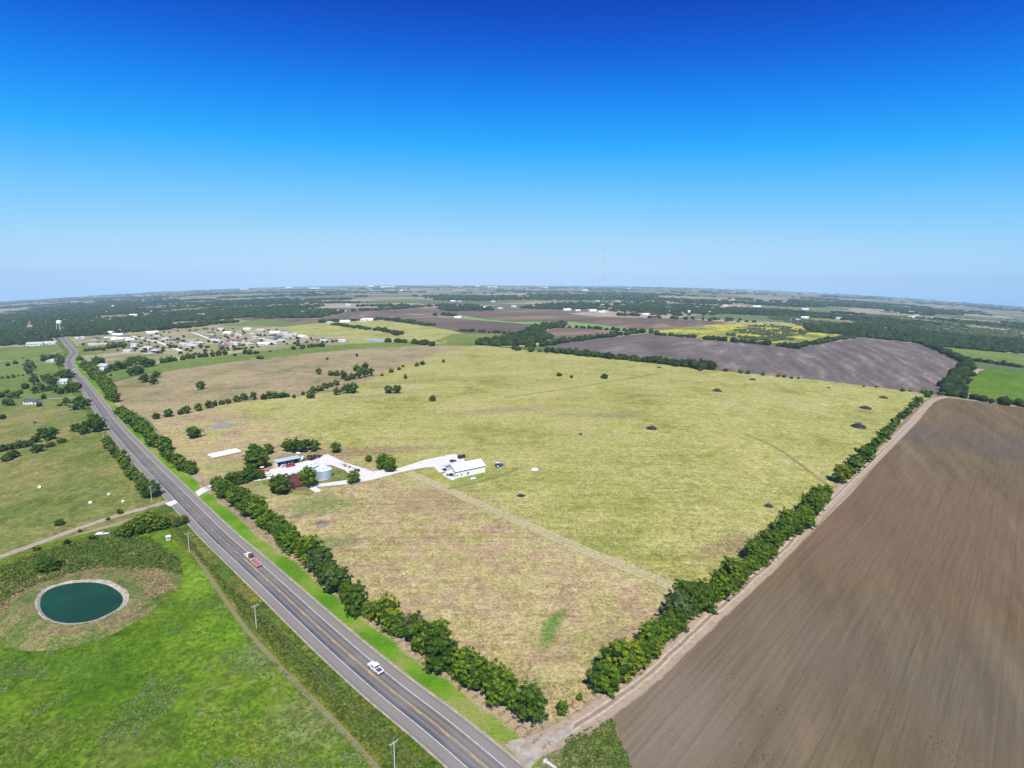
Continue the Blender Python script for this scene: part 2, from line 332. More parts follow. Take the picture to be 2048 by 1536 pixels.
def uvx(q):
    u = q.n('UVMap'); s = q.n('SeparateXYZ'); q.l(u.outputs[0], s.inputs[0]); return s.outputs[0], s.outputs[1]
HW = 7.0                                                             # half width of the pavement
q = NT('asphalt'); u, v = uvx(q); p = q.pos(); au = q.math('ABSOLUTE', u)
cmb = q.n('CombineXYZ'); q.l(q.math('MULTIPLY', u, 1.2), cmb.inputs[0]); q.l(q.math('MULTIPLY', v, .02), cmb.inputs[1])
st = q.noise(cmb.outputs[0], 1, 5, .65); f = q.noise(p, 2.2, 5, .8)
lane = q.rng(au, 3.3, 3.9)
base = q.mix(lane, (.172, .157, .132), (.210, .195, .162))
tr = q.math('ABSOLUTE', q.math('SUBTRACT', q.math('ABSOLUTE', q.math('SUBTRACT', au, 1.85)), .85))   # wheel paths
base = q.mix(q.math('MULTIPLY', q.rng(tr, .05, .55, 1, 0), q.rng(st, .3, .65, .25, .8)), base, (.070, .068, .075))
base = q.mix(q.math('MULTIPLY', q.rng(u, -1.6, -2.9, 0, 1), q.rng(u, -3.7, -3.4, 0, 1)), base, (.080, .084, .096))
base = q.mix(q.rng(q.noise(p, .05, 4), .45, .65, 0, .35), base, (.24, .215, .2))
base = q.mix(q.math('MULTIPLY', q.rng(q.math('ABSOLUTE', q.math('SUBTRACT', au, 6.55)), 0, .35, 1, 0), .5), base, (.09, .085, .09))
mu = q.rng(f, .25, .75, .86, 1.12); gv = q.n('CombineColor'); [q.l(mu, gv.inputs[i]) for i in range(3)]
q.out(q.mix(1.0, base, gv.outputs[0], 'MULTIPLY'), .85, .25)
q = NT('paint_white'); q.out(q.mix(q.rng(q.noise(q.pos(), .8, 5, .7), .35, .7), (.66, .66, .66), (.42, .41, .40)), .7, .3)
q = NT('paint_yellow'); q.out(q.mix(q.rng(q.noise(q.pos(), .6, 5, .7), .35, .7), (.72, .45, .08), (.45, .3, .1)), .7, .3)

def track(name, c_edge, c_rut, c_mid, hw, rut, rw, edge=.35, op=1.0):
    q = NT(name); u, v = uvx(q); p = q.pos(); n = q.noise(p, .5, 5, .7); n2 = q.noise(p, .07, 3); au = q.math('ABSOLUTE', q.math('ADD', u, q.math('MULTIPLY', q.math('SUBTRACT', n2, .5), hw * .35)))
    ru = q.math('ABSOLUTE', q.math('SUBTRACT', au, rut))
    c = q.mix(q.rng(ru, rw * .5, rw * 1.4, 1, 0), q.mix(q.rng(au, rut * .5, rut * .9), c_mid, c_edge), c_rut)
    mu = q.rng(n, .25, .75, .75, 1.2); gv = q.n('CombineColor'); [q.l(mu, gv.inputs[i]) for i in range(3)]
    al = q.math('MULTIPLY', q.rng(q.math('ADD', q.math('DIVIDE', au, hw), q.math('MULTIPLY', q.math('SUBTRACT', n, .5), edge * 2)), 1 - edge, 1.0 - edge * .3, 1, 0), op)
    return q.out(q.mix(1.0, c, gv.outputs[0], 'MULTIPLY'), .95, .05, alpha=al)
track('farm_track', (.30, .24, .17), (.46, .38, .27), (.25, .205, .15), 4.2, 1.0, .45)
track('headland_track', (.34, .265, .19), (.43, .36, .27), (.25, .195, .145), 5.0, 1.0, .4, .3)
track('mown_track', (0.486, 0.437, 0.230), (0.260, 0.190, 0.115), (0.452, 0.392, 0.207), 4.6, 1.6, .15, .35, .85)
track('mown_edge', (.24, .23, .10), (.28, .25, .12), (.23, .22, .09), 1.5, .5, .4, .6, .7)
track('faint_track', (.30, .275, .10), (.22, .2, .075), (.33, .30, .12), 2.6, .8, .3, .5, .45)
def verge():
    q = NT('verge'); u, v = uvx(q); p = q.pos(); wv = q.wob(2.5, .2); n = q.noise(wv, .045, 4); f = q.noise(p, 1.3, 5, .75)
    c = q.ramp(q.rng(n, .35, .65), [(0, (.080, .200, .008)), (.4, (.115, .245, .014)), (.8, (.16, .25, .028)), (1, (.23, .26, .06))])
    k = q.math('ADD', u, q.math('MULTIPLY', q.math('SUBTRACT', n, .5), 7)); c = q.mix(q.rng(k, 13.2, 15.6), c, (.36, .275, .17))
    c = q.mix(q.math('MULTIPLY', q.rng(u, 7.3, 8.6, 1, 0), .7), c, (.33, .29, .2))
    mu = q.rng(f, .25, .75, .65, 1.3); gv = q.n('CombineColor'); [q.l(mu, gv.inputs[i]) for i in range(3)]
    return q.out(q.mix(1.0, c, gv.outputs[0], 'MULTIPLY'), .95, .05, bump=f, bs=.6, bd=.4)
verge()
q = NT('pond_water'); n = q.noise(q.pos(), .9, 3); q.out(q.mix(q.rng(q.noise(q.pos(), .08, 3), .35, .65), (.009, .042, .017), (.011, .060, .023)), .3, .10, bump=n, bs=.04, bd=.05)
q = NT('pond_rim'); n = q.noise(q.pos(), .7, 5, .75); q.out(q.ramp(n, [(.3, (.17, .15, .10)), (.5, (.34, .30, .24)), (.7, (.50, .46, .40))]), .95, .1, bump=n, bs=.5, bd=.2)

# ------------------------------------------------------------------ the land
v, f = [(0, 0, -.05)], []
RR = [30, 100, 300, 800, 2000, 4000, 9000, 20000]
for k in range(180):
    th = k * SEC - math.pi; lim = 20000 if abs(th) < R(50) else 4000
    for r in RR:
        r = min(r, lim); x, y = r * math.sin(th), r * math.cos(th); v.append((x, y, tz(x, y) - .05 - 1.2e-4 * r))
n = len(RR)
for k in range(180):
    a, b = 1 + k * n, 1 + ((k + 1) % 180) * n; f.append((0, b, a))
    for j in range(n - 1):
        if abs((k + .5) * SEC - math.pi) > R(50) and RR[j] >= 4000: continue
        f.append((a + j, b + j, b + j + 1, a + j + 1))
me = bpy.data.meshes.new('ground'); me.from_pydata(v, [], f); me.materials.append(MATS['patchwork']); me.update()
if me.polygons[5].normal.z < 0: me.flip_normals()
struct(bpy.data.objects.new('ground', me)); COL.objects.link(bpy.data.objects['ground'])

sheet('pasture', [(1118, 1452), (1010, 1400), (790, 1262), (610, 1112), (440, 975), (380, 935), (300, 842), (420, 815), (520, 800), (620, 792), (700, 778), (780, 742), (870, 708), (960, 690), (1060, 702), (1095, 704), (1416, 740), (1640, 761), (1840, 786), (1872, 792),
                  (1836, 812), (1700, 955), (1500, 1150), (1360, 1272), (1190, 1395)], 'pasture_dry', 2)
sheet('pasture', [(222, 800), (300, 842), (420, 815), (520, 800), (620, 792), (700, 778), (780, 742), (870, 708), (960, 690), (880, 683), (700, 696), (560, 710), (450, 722), (340, 738), (210, 768), (205, 775)], 'pasture_pale', 1)
sheet('meadow', [(200, 765), (340, 742), (450, 726), (560, 713), (700, 699), (880, 689), (870, 682), (700, 688), (560, 699), (430, 712), (310, 728), (200, 742)], 'hay_green', 2)
sheet('house_lots', [(150, 702), (200, 742), (310, 728), (480, 706), (640, 692), (700, 688), (696, 676), (600, 671), (565, 654), (430, 649), (300, 657), (190, 668), (128, 676)], 'tan_ground', 1)
sheet('meadow', [(160, 712), (260, 700), (262, 688), (220, 684), (140, 694)], 'pasture_green', 3)
sheet('meadow', [(565, 654), (640, 646), (760, 667), (870, 684), (700, 690), (696, 676), (600, 671)], 'pasture_dry', 1)
sheet('meadow', [(640, 646), (750, 640), (857, 652), (950, 672), (960, 690), (870, 684), (760, 667)], 'pasture_dry', 3)
sheet('meadow', [(850, 690), (905, 668), (1000, 667), (1030, 676), (1000, 690), (940, 692)], 'hay_green', 4)
sheet('meadow', [(470, 647), (520, 639), (600, 646), (640, 645), (560, 653), (430, 652)], 'hay_green', 4)
sheet('plowed_field', [(470, 640), (512, 632), (700, 622), (800, 619), (890, 614), (985, 623), (912, 629), (870, 632), (790, 637), (700, 640), (620, 645), (560, 644)], 'plowed_far', 2)
sheet('plowed_field', [(780, 639), (870, 634), (912, 637), (1024, 646), (1066, 650), (1030, 668), (950, 668), (858, 653)], 'plowed_far', 4)
sheet('plowed_field', [(912, 629), (1000, 622), (1084, 622), (1199, 634), (1369, 638), (1461, 645), (1321, 660), (1249, 656), (1144, 643), (1024, 643)], 'plowed_far', 1)
sheet('crop_strip', [(905, 631), (1024, 644), (1144, 643.5), (1249, 656.5), (1321, 660), (1305, 668), (1230, 661), (1150, 650), (1024, 648), (910, 637)], 'bright_crop', 3)
sheet('plowed_field', [(1079, 664), (1131, 654), (1236, 661), (1150, 675), (1100, 672)], 'plowed_far', 2)
sheet('flower_field', [(1315, 661), (1461, 646), (1536, 647), (1610, 653), (1696, 667), (1640, 678), (1590, 688), (1536, 686), (1400, 678), (1320, 669)], 'flowers', 2)
sheet('flower_field', [(1000, 694), (1035, 675), (1100, 680), (1065, 695)], 'flowers', 5)
sheet('flower_field', [(860, 686), (890, 679), (902, 683), (880, 689)], 'flowers', 5)
sheet('plowed_field', [(1080, 703), (1100, 690), (1284, 668), (1310, 667), (1406, 680), (1534, 691), (1600, 697), (1723, 675), (1843, 688), (1926, 732), (1900, 780), (1885, 792), (1840, 786), (1640, 761), (1416, 740), (1180, 714)], 'plowed_mid', 1)
sheet('plowed_field', [(1872, 794), (1900, 796), (2048, 816), (2500, 885), (2700, 1200), (2900, 1800), (1240, 1800), (1262, 1536), (1240, 1480), (1226, 1432), (1300, 1368), (1500, 1188), (1700, 990), (1850, 818)], 'plowed_near', 1)
sheet('meadow', [(1922, 775), (1960, 742), (1985, 735), (2048, 743), (2300, 780), (2300, 860), (2048, 812), (1960, 797)], 'lawn', 2)
sheet('meadow', [(1886, 694), (2048, 709), (2300, 738), (2300, 775), (2048, 735), (1990, 728), (1930, 712)], 'hay_green', 2)
sheet('meadow', [(1560, 640), (1720, 632), (1860, 640), (2048, 668), (2048, 690), (1850, 672), (1700, 655)], 'pasture_green', 1)
sheet('paddock', [(-500, 1230), (-100, 1158), (0, 1120), (110, 1082), (240, 1050), (340, 1032), (372, 1085), (430, 1168), (500, 1262), (600, 1362), (700, 1470), (790, 1570), (860, 1900), (-700, 1900)], 'lawn', 1)
sheet('roadside_strip', [(330, 1025), (372, 1085), (430, 1168), (500, 1262), (600, 1362), (700, 1470), (790, 1570), (900, 1900), (1200, 1900), (870, 1536), (683, 1370), (520, 1225), (400, 1115), (345, 1055), (310, 1005)], 'weeds_ground', 2)
sheet('pasture', [(-500, 1230), (-100, 1158), (0, 1120), (110, 1082), (240, 1042), (335, 1010), (310, 985), (205, 868), (120, 885), (0, 920), (-400, 1000)], 'pasture_green', 2)
sheet('pasture', [(-400, 1000), (0, 920), (120, 885), (205, 868), (150, 795), (118, 745), (135, 700), (124, 682), (60, 690), (0, 702), (-300, 730)], 'hay_green', 1)
sheet('pasture', [(-400, 1000), (0, 920), (120, 885), (205, 868), (165, 815), (90, 800), (0, 815), (-300, 850)], 'pasture_green', 2)
sheet('rough_bank', [(-100, 1260), (0, 1240), (30, 1262), (90, 1290), (150, 1288), (230, 1240), (310, 1200), (352, 1180), (368, 1150), (350, 1110), (300, 1085), (230, 1078), (110, 1105), (0, 1135), (-100, 1165)], 'rough_grass', 3)
sheet('weed_patch', [(-60, 1150), (0, 1125), (110, 1088), (240, 1055), (300, 1050), (270, 1075), (200, 1095), (110, 1120), (0, 1165)], 'weeds_ground', 4)

# road
road_px = [(1100, 1650), (972.4, 1536), (871.9, 1451), (775, 1375), (689.4, 1302), (625, 1244), (548.9, 1173.4), (485.8, 1115.9), (433.8, 1068.6), (381.9, 1015.7), (324.7, 957), (274.6, 905), (225, 848.7), (187.5, 796), (160, 760), (145.6, 743.7), (138, 723.7), (142.5, 715), (148, 706), (144.5, 698), (137.5, 692.5), (133, 685), (124, 674)]
ROAD = smooth_line([px(*p) for p in road_px], 3.0)
RN = normals(ROAD)
ribbon('verge', ROAD, 6.8, 17.5, 'verge', .05, nu=2)
ribbon('verge', ROAD, -17, -6.8, 'verge', .045, nu=2)
for o in [o for o in bpy.data.objects if o.name == 'verge.001']:
    o.data.materials.clear(); o.data.materials.append(MATS['weeds_ground'])
ribbon('road_shoulder_gravel', ROAD, -HW - .55, HW + .7, 'gravel', .08, nu=2)
ribbon('highway', ROAD, -HW, HW, 'asphalt', .11, nu=6)
def roadpos(s):
    for i in range(len(ROAD) - 1):
        L = (ROAD[i + 1] - ROAD[i]).length
        if s <= L: return i
        s -= L
    return len(ROAD) - 1
def arc_of(u, v):
    p = Vector(px(u, v)); i = min(range(len(ROAD)), key=lambda k: (ROAD[k] - p).length); return sum((ROAD[k + 1] - ROAD[k]).length for k in range(i))
for a in (-3.55, 3.55): ribbon('edge_line', ROAD, a - .10, a + .10, 'paint_white', .135)
s_sol = arc_of(485.8, 1115.9); tot = sum((b - a).length for a, b in zip(ROAD, ROAD[1:]))
FINE = smooth_line([tuple(p) for p in ROAD], 1.0)
ribbon('centre_line', FINE, .06, .22, 'paint_yellow', .135, seg=[(0, s_sol)])
ribbon('centre_line', FINE, -.22, -.06, 'paint_yellow', .135, seg=[(k * 12.2, k * 12.2 + 3.4) for k in range(int(tot / 12.2))])

def line(pts, step=4): return smooth_line([px(*p) for p in pts], step)
TRK = line([(1030, 1512), (1075, 1490), (1135, 1462), (1215, 1410), (1300, 1346), (1400, 1252), (1480, 1181), (1560, 1106), (1660, 1003), (1740, 926), (1820, 848), (1862, 803), (1895, 793)])
ribbon('dirt_track', TRK, -5, 5, 'headland_track', .10, nu=2)
ribbon('dirt_track', line([(-150, 1165), (0, 1114), (90, 1082), (160, 1056), (240, 1030), (300, 1014), (335, 1003)]), -4.2, 4.2, 'farm_track', .09, nu=2)
ribbon('mown_path', line([(815, 945), (870, 968), (950, 1004), (1050, 1048), (1150, 1092), (1260, 1138), (1385, 1190)]), -4.6, 4.6, 'mown_track', .06, nu=2)
ribbon('mown_path', line([(895, 978), (950, 966), (1005, 950), (1040, 935)]), -2.4, 2.4, 'faint_track', .065, nu=2)
ribbon('mown_path', line([(366, 1075), (400, 1125), (440, 1185), (490, 1255), (560, 1335), (620, 1395), (690, 1465), (760, 1545)]), -1.5, 1.5, 'mown_edge', .07, nu=2)
for k, pts in enumerate([[(1490, 868), (1560, 900), (1660, 975)], [(1010, 795), (1150, 775), (1330, 745)]]):
    ribbon('faint_track', line(pts, 6), -2.6, 2.6, 'faint_track', .055 + k * .004, nu=2)
sheet('gravel_apron', [(1006, 1486), (1040, 1478), (1110, 1464), (1150, 1448), (1140, 1470), (1095, 1497), (1085, 1512), (1058, 1540), (1030, 1512)], 'gravel', 9)
sheet('weed_corner', [(1088, 1512), (1140, 1486), (1222, 1440), (1240, 1480), (1262, 1536), (1250, 1700), (1170, 1700), (1064, 1545)], 'rough_grass', 5)
for pts in [[(512, 633), (700, 630.5), (850, 626), (985, 624)], [(520, 638), (640, 637), (790, 633), (880, 629)], [(620, 645), (760, 640), (880, 634), (910, 631)], [(985, 624.5), (1100, 620)], [(128, 700), (60, 720), (0, 722)], [(110, 726), (60, 729), (0, 736)], [(168, 793), (120, 797), (95, 797)]]:
    ribbon('farm_road', line(pts, 20), -4 if pts[0][1] < 650 else -2, 4 if pts[0][1] < 650 else 2, 'gravel', .12)
ribbon('village_street', line([(262, 672), (300, 680), (330, 689), (352, 698), (362, 702)], 10), -4, 4, 'concrete_drive', .12)
ribbon('village_street', line([(385, 665), (420, 678), (450, 690)], 10), -3.5, 3.5, 'concrete_drive', .12)
ribbon('village_street', line([(580, 676), (640, 676), (690, 673)], 10), -3, 3, 'concrete_drive', .12)
ribbon('village_street', line([(440, 700), (520, 676), (600, 676)], 10), -3, 3, 'concrete_drive', .11)

# farmyard concrete and lawn island
sheet('driveway', [(390, 985), (404, 975), (470, 957), (515, 948), (545, 938), (600, 926), (640, 912), (656, 909), (690, 925), (745, 943), (800, 936), (850, 920), (908, 908), (928, 914), (930, 930), (880, 946), (868, 934), (845, 936), (800, 945), (745, 960), (700, 968), (640, 974), (600, 975), (590, 960), (560, 955), (516, 962), (470, 967), (412, 984), (397, 993)], 'concrete_drive', 6)
sheet('lawn_island', [(640, 968), (605, 962), (590, 947), (625, 934), (662, 930.5), (690, 941), (702, 954), (690, 961)], 'pasture_green', 8)
sheet('lawn_island', [(558, 985), (520, 963), (560, 956), (592, 961), (602, 976), (640, 976), (620, 992)], 'pasture_green', 7)
sheet('concrete_pad', [(618, 978), (630, 974), (640, 979), (642, 984), (632, 986)], 'concrete_drive', 9)
sheet('concrete_pad', [(884, 950), (905, 962), (912, 958), (890, 946)], 'concrete_drive', 9)
sheet('driveway', [(330, 1008), (350, 1000), (356, 1006), (340, 1014)], 'concrete_drive', 9)

# ponds
C = P3(163, 1208); ring_w = [(81, 1216), (88, 1196), (110, 1182), (145, 1172), (184, 1168.5), (215, 1172), (238, 1184), (246, 1198), (238, 1214), (215, 1229), (185, 1243), (140, 1251), (106, 1247), (87, 1234)]
ring_o = [(u + (u - 163) * f, v + (v - 1208) * f * .9 - 1) for (u, v), f in zip(ring_w, (.09, .07, .06, .08, .13, .16, .15, .12, .08, .05, .04, .04, .05, .07))]
def closed(pts, zo, n=56):
    W = [Vector(px(u, v, zo)) for u, v in pts]; out = []; m = len(W)
    for i in range(m):
        a, b, c, d = W[i - 1], W[i], W[(i + 1) % m], W[(i + 2) % m]
        for k in range(n // m):
            t = k / (n // m); out.append(.5 * ((2 * b) + (c - a) * t + (2 * a - 5 * b + 4 * c - d) * t * t + (3 * b - a - 3 * c + d) * t ** 3))
    return out
wl = closed(ring_w, .75); ol = closed(ring_o, 1.3); cen = Vector((0, 0))
for p in wl: cen += p / len(wl)
gz = max(tz(p.x, p.y) for p in ol) - .35; n = len(wl)
b = MB(); b.v = [(p.x, p.y, gz + .75) for p in wl]; b.f = [tuple(range(n))]; o = b.build('pond_water', 'pond_water'); struct(o)
if o.data.polygons[0].normal.z < 0: o.data.flip_normals()
b = MB(); rows = []
for i in range(n):
    d = (ol[i] - cen); jit = .35 * math.sin(i * 2.7) + .3 * math.sin(i * 5.3 + 1)
    rows.append([(cen + (wl[i] - cen) * .96, .45), (wl[i] + (ol[i] - wl[i]) * .35, 1.05 + .1 * jit), (ol[i], 1.35 + .15 * jit), (ol[i] + d.normalized() * (.5 + .6 * jit), 1.28)])
b.v = [(p.x, p.y, gz + z) for r in rows for p, z in r]; k = 4
b.f = [(i * k + j, i * k + j + 1, ((i + 1) % n) * k + j + 1, ((i + 1) % n) * k + j) for i in range(n) for j in range(k - 1)]
o = b.build('pond_rim', 'pond_rim', smooth=True); struct(o)
b = MB(); rows = []
for i in range(n):
    d = (ol[i] - cen).normalized(); e = ol[i] + d * .2
    rows.append([(e, 1.28), (e + d * 3, 1.3), (e + d * 8, .7), (e + d * 13, .1), (e + d * 14, -.3)])
b.v = [(p.x, p.y, (gz + z) if z > .5 else tz(p.x, p.y) + z + .05) for r in rows for p, z in r]; k = 5
b.f = [(i * k + j, i * k + j + 1, ((i + 1) % n) * k + j + 1, ((i + 1) % n) * k + j) for i in range(n) for j in range(k - 1)]
o = b.build('pond_bank', 'rough_grass', smooth=True); struct(o)
for nm in ('pond_rim', 'pond_bank'):
    o = bpy.data.objects[nm]
    if o.data.polygons[0].normal.z < 0: o.data.flip_normals()
flat('puddle', (.24, .25, .28), .5, .2)
sheet('puddle', [(423, 853), (432, 849), (445, 850), (455, 847), (466, 848), (470, 851), (455, 855), (440, 857), (428, 856)], 'puddle', 6)
flat('lake', (.30, .40, .45), .1, .6)
sheet('stock_pond', [(730, 676), (745, 678.5), (776, 680.5), (780, 684), (750, 683), (735, 680)], 'lake', 6)

# ------------------------------------------------------------------ foliage
def leafmat(name, a, b, tr=.25, hue=.25):
    q = NT(name); oi = q.n('ObjectInfo'); n = q.noise(q.pos(), .45, 4, .7); at = q.n('Attribute', attribute_name='tone')
    k = q.math('ADD', q.math('ADD', q.math('MULTIPLY', n, .45), q.math('MULTIPLY', oi.outputs['Random'], hue)), q.math('MULTIPLY', at.outputs['Fac'], .55)); c = q.mix(q.rng(k, .25, 1.0, smooth=False), a, b)
    c = q.mix(q.math('MULTIPLY', q.rng(oi.outputs['Random'], .55, 1.0), .5), c, q.mix(1.0, c, (1.35, .95, .8), 'MULTIPLY'))
    return q.out(c, .65, .15, trans=tr)
leafmat('leaf', (.030, .080, .003), (.215, .315, .016)); leafmat('leaf_dark', (.016, .050, .003), (.125, .210, .015)); leafmat('leaf_pale', (.07, .105, .045), (.14, .17, .075)); leafmat('leaf_rust', (.12, .10, .02), (.19, .15, .03))
leafmat('core_shade', (.022, .056, .002), (.040, .085, .005), .0)  # dark green that paints the shade deep inside crowns
flat('bark', (.16, .13, .10), .9, .1); flat('dead_wood', (.075, .068, .066), .9, .1)
def np_mesh(name, V, Fq, mat, tone=None):
    V = np.asarray(V, 'f'); Fq = np.asarray(Fq, 'i'); k = Fq.shape[1]
    me = bpy.data.meshes.new(name); me.vertices.add(len(V)); me.vertices.foreach_set('co', V.ravel()); me.loops.add(Fq.size); me.loops.foreach_set('vertex_index', Fq.ravel())
    me.polygons.add(len(Fq)); me.polygons.foreach_set('loop_start', np.arange(0, Fq.size, k, dtype='i'))
    try: me.polygons.foreach_set('loop_total', np.full(len(Fq), k, 'i'))
    except Exception: pass
    me.update(calc_edges=True); me.materials.append(MATS[mat])
    if tone is not None: me.attributes.new('tone', 'FLOAT', 'FACE').data.foreach_set('value', np.asarray(tone, 'f'))
    return me
def unit(n):
    d = rng.normal(size=(n, 3)); return d / np.linalg.norm(d, axis=1, keepdims=True)
def leaf_quads(C, N, size, jit=.75):
    n = len(C); N = N + rng.normal(size=(n, 3)) * jit; N /= np.linalg.norm(N, axis=1, keepdims=True)
    T = np.cross(N, unit(n)); T /= np.linalg.norm(T, axis=1, keepdims=True) + 1e-9; B = np.cross(N, T)
    s = (size * rng.uniform(.55, 1.35, n))[:, None]; l = s * rng.uniform(.5, .9, n)[:, None]
    V = np.stack([C - T * s - B * l * .3, C - B * l, C + T * s + B * l * .2, C + B * l], 1).reshape(-1, 3)
    return V, np.arange(n * 4).reshape(n, 4)
def crown_mesh(nlobe, nleaf, size, shape='round', mat='leaf'):
    """unit crown: about 1 m wide at half height, from z=0 to z=1, later scaled"""
    cs, rs = [], []
    for i in range(nlobe):
        th = i * 2.4 + rng.uniform(-.5, .5); h = (i + .5) / nlobe; z = .22 + .62 * h if shape == 'round' else .15 + .7 * h
        rad = (.30 if shape == 'round' else .28) * math.sqrt(max(.05, 1 - abs(2 * h - .85) ** 2.2)) * rng.uniform(.6, 1.15)
        cs.append((rad * math.cos(th), rad * math.sin(th), z)); rs.append(rng.uniform(.16, .27))
    cs = np.array(cs); rs = np.array(rs); ncl = max(24, nleaf // 26); pc = rng.choice(nlobe, ncl, p=rs ** 2 / (rs ** 2).sum()); dc = unit(ncl); dc[:, 2] = np.where(dc[:, 2] < -.5, -dc[:, 2], dc[:, 2])
    cc = cs[pc] + dc * (rs[pc] * rng.uniform(.82, 1.18, ncl))[:, None]; tc = rng.uniform(0, 1, ncl)            # leafy sprays on the limbs
    pick = rng.choice(ncl, nleaf); d = unit(nleaf); Cn = cc[pick] + d * np.array([1, 1, .7]) * (.075 * rng.uniform(.1, 1.0, nleaf) ** .6)[:, None]; Cn[:, 2] = np.clip(Cn[:, 2], .03, 1.08)
    V, Fq = leaf_quads(Cn, dc[pick] * .8 + d * .9 + (Cn - np.array([0, 0, .45])) * .5, size, .55)
    me = np_mesh('crown', V, Fq, mat, np.clip(tc[pick] * .7 + rng.uniform(-.1, .4, nleaf) + (d[:, 2] * .15), 0, 1))
    # added blobs that block light, coloured dark for the shade inside the crown
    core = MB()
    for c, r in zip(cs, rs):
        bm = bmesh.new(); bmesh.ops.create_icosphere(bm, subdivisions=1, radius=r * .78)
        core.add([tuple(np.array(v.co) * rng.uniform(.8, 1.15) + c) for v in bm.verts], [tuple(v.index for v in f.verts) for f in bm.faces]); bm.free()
    return me, core.mesh('shade_core', 'core_shade')
def trunk_mesh(low=False):
    b = MB(); b.tube((0, 0, -.03), (0, 0, .18), .035, 7, .024, cap=False); b.tube((0, 0, .17), (.01, .01, .55), .024, 6, .010)
    for k in range(0 if low else 6):
        a = k * 1.05 + rng.uniform(-.3, .3); z = .15 + .05 * k; b.tube((0, 0, z), (.28 * math.cos(a), .28 * math.sin(a), z + rng.uniform(.2, .34)), .013, 5, .004)
    return b.mesh('trunk', 'bark')
NEAR = [crown_mesh(12 + k % 5, 3200, .030, 'round' if k % 2 else 'tall') for k in range(7)]
MID = [crown_mesh(9 + k % 3, 620, .060) for k in range(6)]
FAR = [crown_mesh(7, 200, .095) for k in range(5)]
NEARD = [crown_mesh(13, 2800, .031, 'tall', 'leaf_dark') for k in range(3)]
NEARP = [crown_mesh(12, 1500, .036, 'round', 'leaf_pale') for k in range(2)]; MIDP = [crown_mesh(8, 420, .06, 'round', 'leaf_pale') for k in range(2)]
MIDD = [crown_mesh(10, 620, .060, 'round', 'leaf_dark') for k in range(4)]; MIDR = [crown_mesh(8, 420, .06, 'round', 'leaf_rust') for k in range(1)]
TR = [trunk_mesh() for k in range(3)]; TRL = trunk_mesh(True)
REQ = []; SMALL = []
def tree(p, h, wd, label, group=None, kind=None, name='tree', cat='tree', wd2=None):
    REQ.append((p, h, wd, label, group, kind, name, cat, wd2 or wd * random.uniform(.85, 1.15), random.uniform(0, 6.28)))
def grow_trees(limit=292):
    """the largest in view become things of their own, the rest one mass of small far trees"""
    REQ.sort(key=lambda t: -(t[1] * t[2]) / (t[0][1] ** 2 + H * H)); Vs, Fs, TN, n = [], [], [], 0
    for i, (p, h, wd, label, group, kind, name, cat, wd2, rz) in enumerate(REQ):
        x, y = p; D = dist(p)
        if i >= limit and group:
            SMALL.append((x, y, wd * .8, h * .85))
            me = random.choice(FAR)[0]; V = np.zeros(len(me.vertices) * 3, 'f'); me.vertices.foreach_get('co', V); V = V.reshape(-1, 3) * (wd, wd2, h)
            c, s_ = math.cos(rz), math.sin(rz); V = V @ np.array([[c, s_, 0], [-s_, c, 0], [0, 0, 1]]) + (x, y, tz(x, y) - .1); Vs.append(V); TN.append(np.clip(rng.uniform(0, 1) * .6 + rng.uniform(0, .4, len(V) // 4), 0, 1)); Fs.append(np.arange(len(V)).reshape(-1, 4) + n); n += len(V); continue
        S = {'pale': NEARP if D < 420 else MIDP, 'dark': NEARD if D < 430 else MIDD, 'rust': MIDR}.get(kind) or (NEAR if D < 430 else MID if D < 1000 else FAR)
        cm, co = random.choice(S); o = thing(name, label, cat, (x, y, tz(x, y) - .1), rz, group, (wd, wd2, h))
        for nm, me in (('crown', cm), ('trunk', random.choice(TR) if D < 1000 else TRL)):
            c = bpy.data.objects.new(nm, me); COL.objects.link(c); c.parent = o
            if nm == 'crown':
                k = bpy.data.objects.new('crown_shade', co); COL.objects.link(k); k.parent = c
    if Vs:
        o = bpy.data.objects.new('small_far_trees', np_mesh('small_far_trees', np.concatenate(Vs), np.concatenate(Fs), 'leaf', np.concatenate(TN))); COL.objects.link(o); o['kind'] = 'stuff'; tag(o, 'small far trees scattered around the village and hedges', 'trees')
def row(pts, step, h, wd, label, group, jit=.25, **kw):
    Ln = smooth_line([px(*p) for p in pts], .5); acc = 0; nxt = step * .4
    for a, b in zip(Ln, Ln[1:]):
        acc += (b - a).length
        if acc >= nxt:
            n = (b - a).normalized(); n = Vector((n.y, -n.x)); q = b + n * random.gauss(0, wd * jit * .5)
            s = random.uniform(.62, 1.28); r_ = random.random(); tree((q.x, q.y), h * s * random.uniform(.85, 1.15), wd * s, label, group, **{'kind': 'dark' if r_ < .18 else 'pale' if r_ > .97 else None, **kw}); nxt = acc + step * random.uniform(.75, 1.25) * s
def spots(L, label, group, **kw):
    for t in L:
        u, v, hpx, wpx = t[:4]; p = px(u, v); D = math.sqrt(dist(p) ** 2 + H * H); zc = D * math.cos(math.atan2(p[0], p[1])) if False else p[1] * math.cos(PITCH) + H * math.sin(PITCH)
        k = zc / F; kw2 = dict(kw)
        if len(t) > 4: kw2['kind'] = t[4]
        hh = max(hpx * k / .95 - .3 * wpx * k * (H / D), .55 * wpx * k, 1.0); tree(p, hh, wpx * k * 1.12, label, group, **kw2)

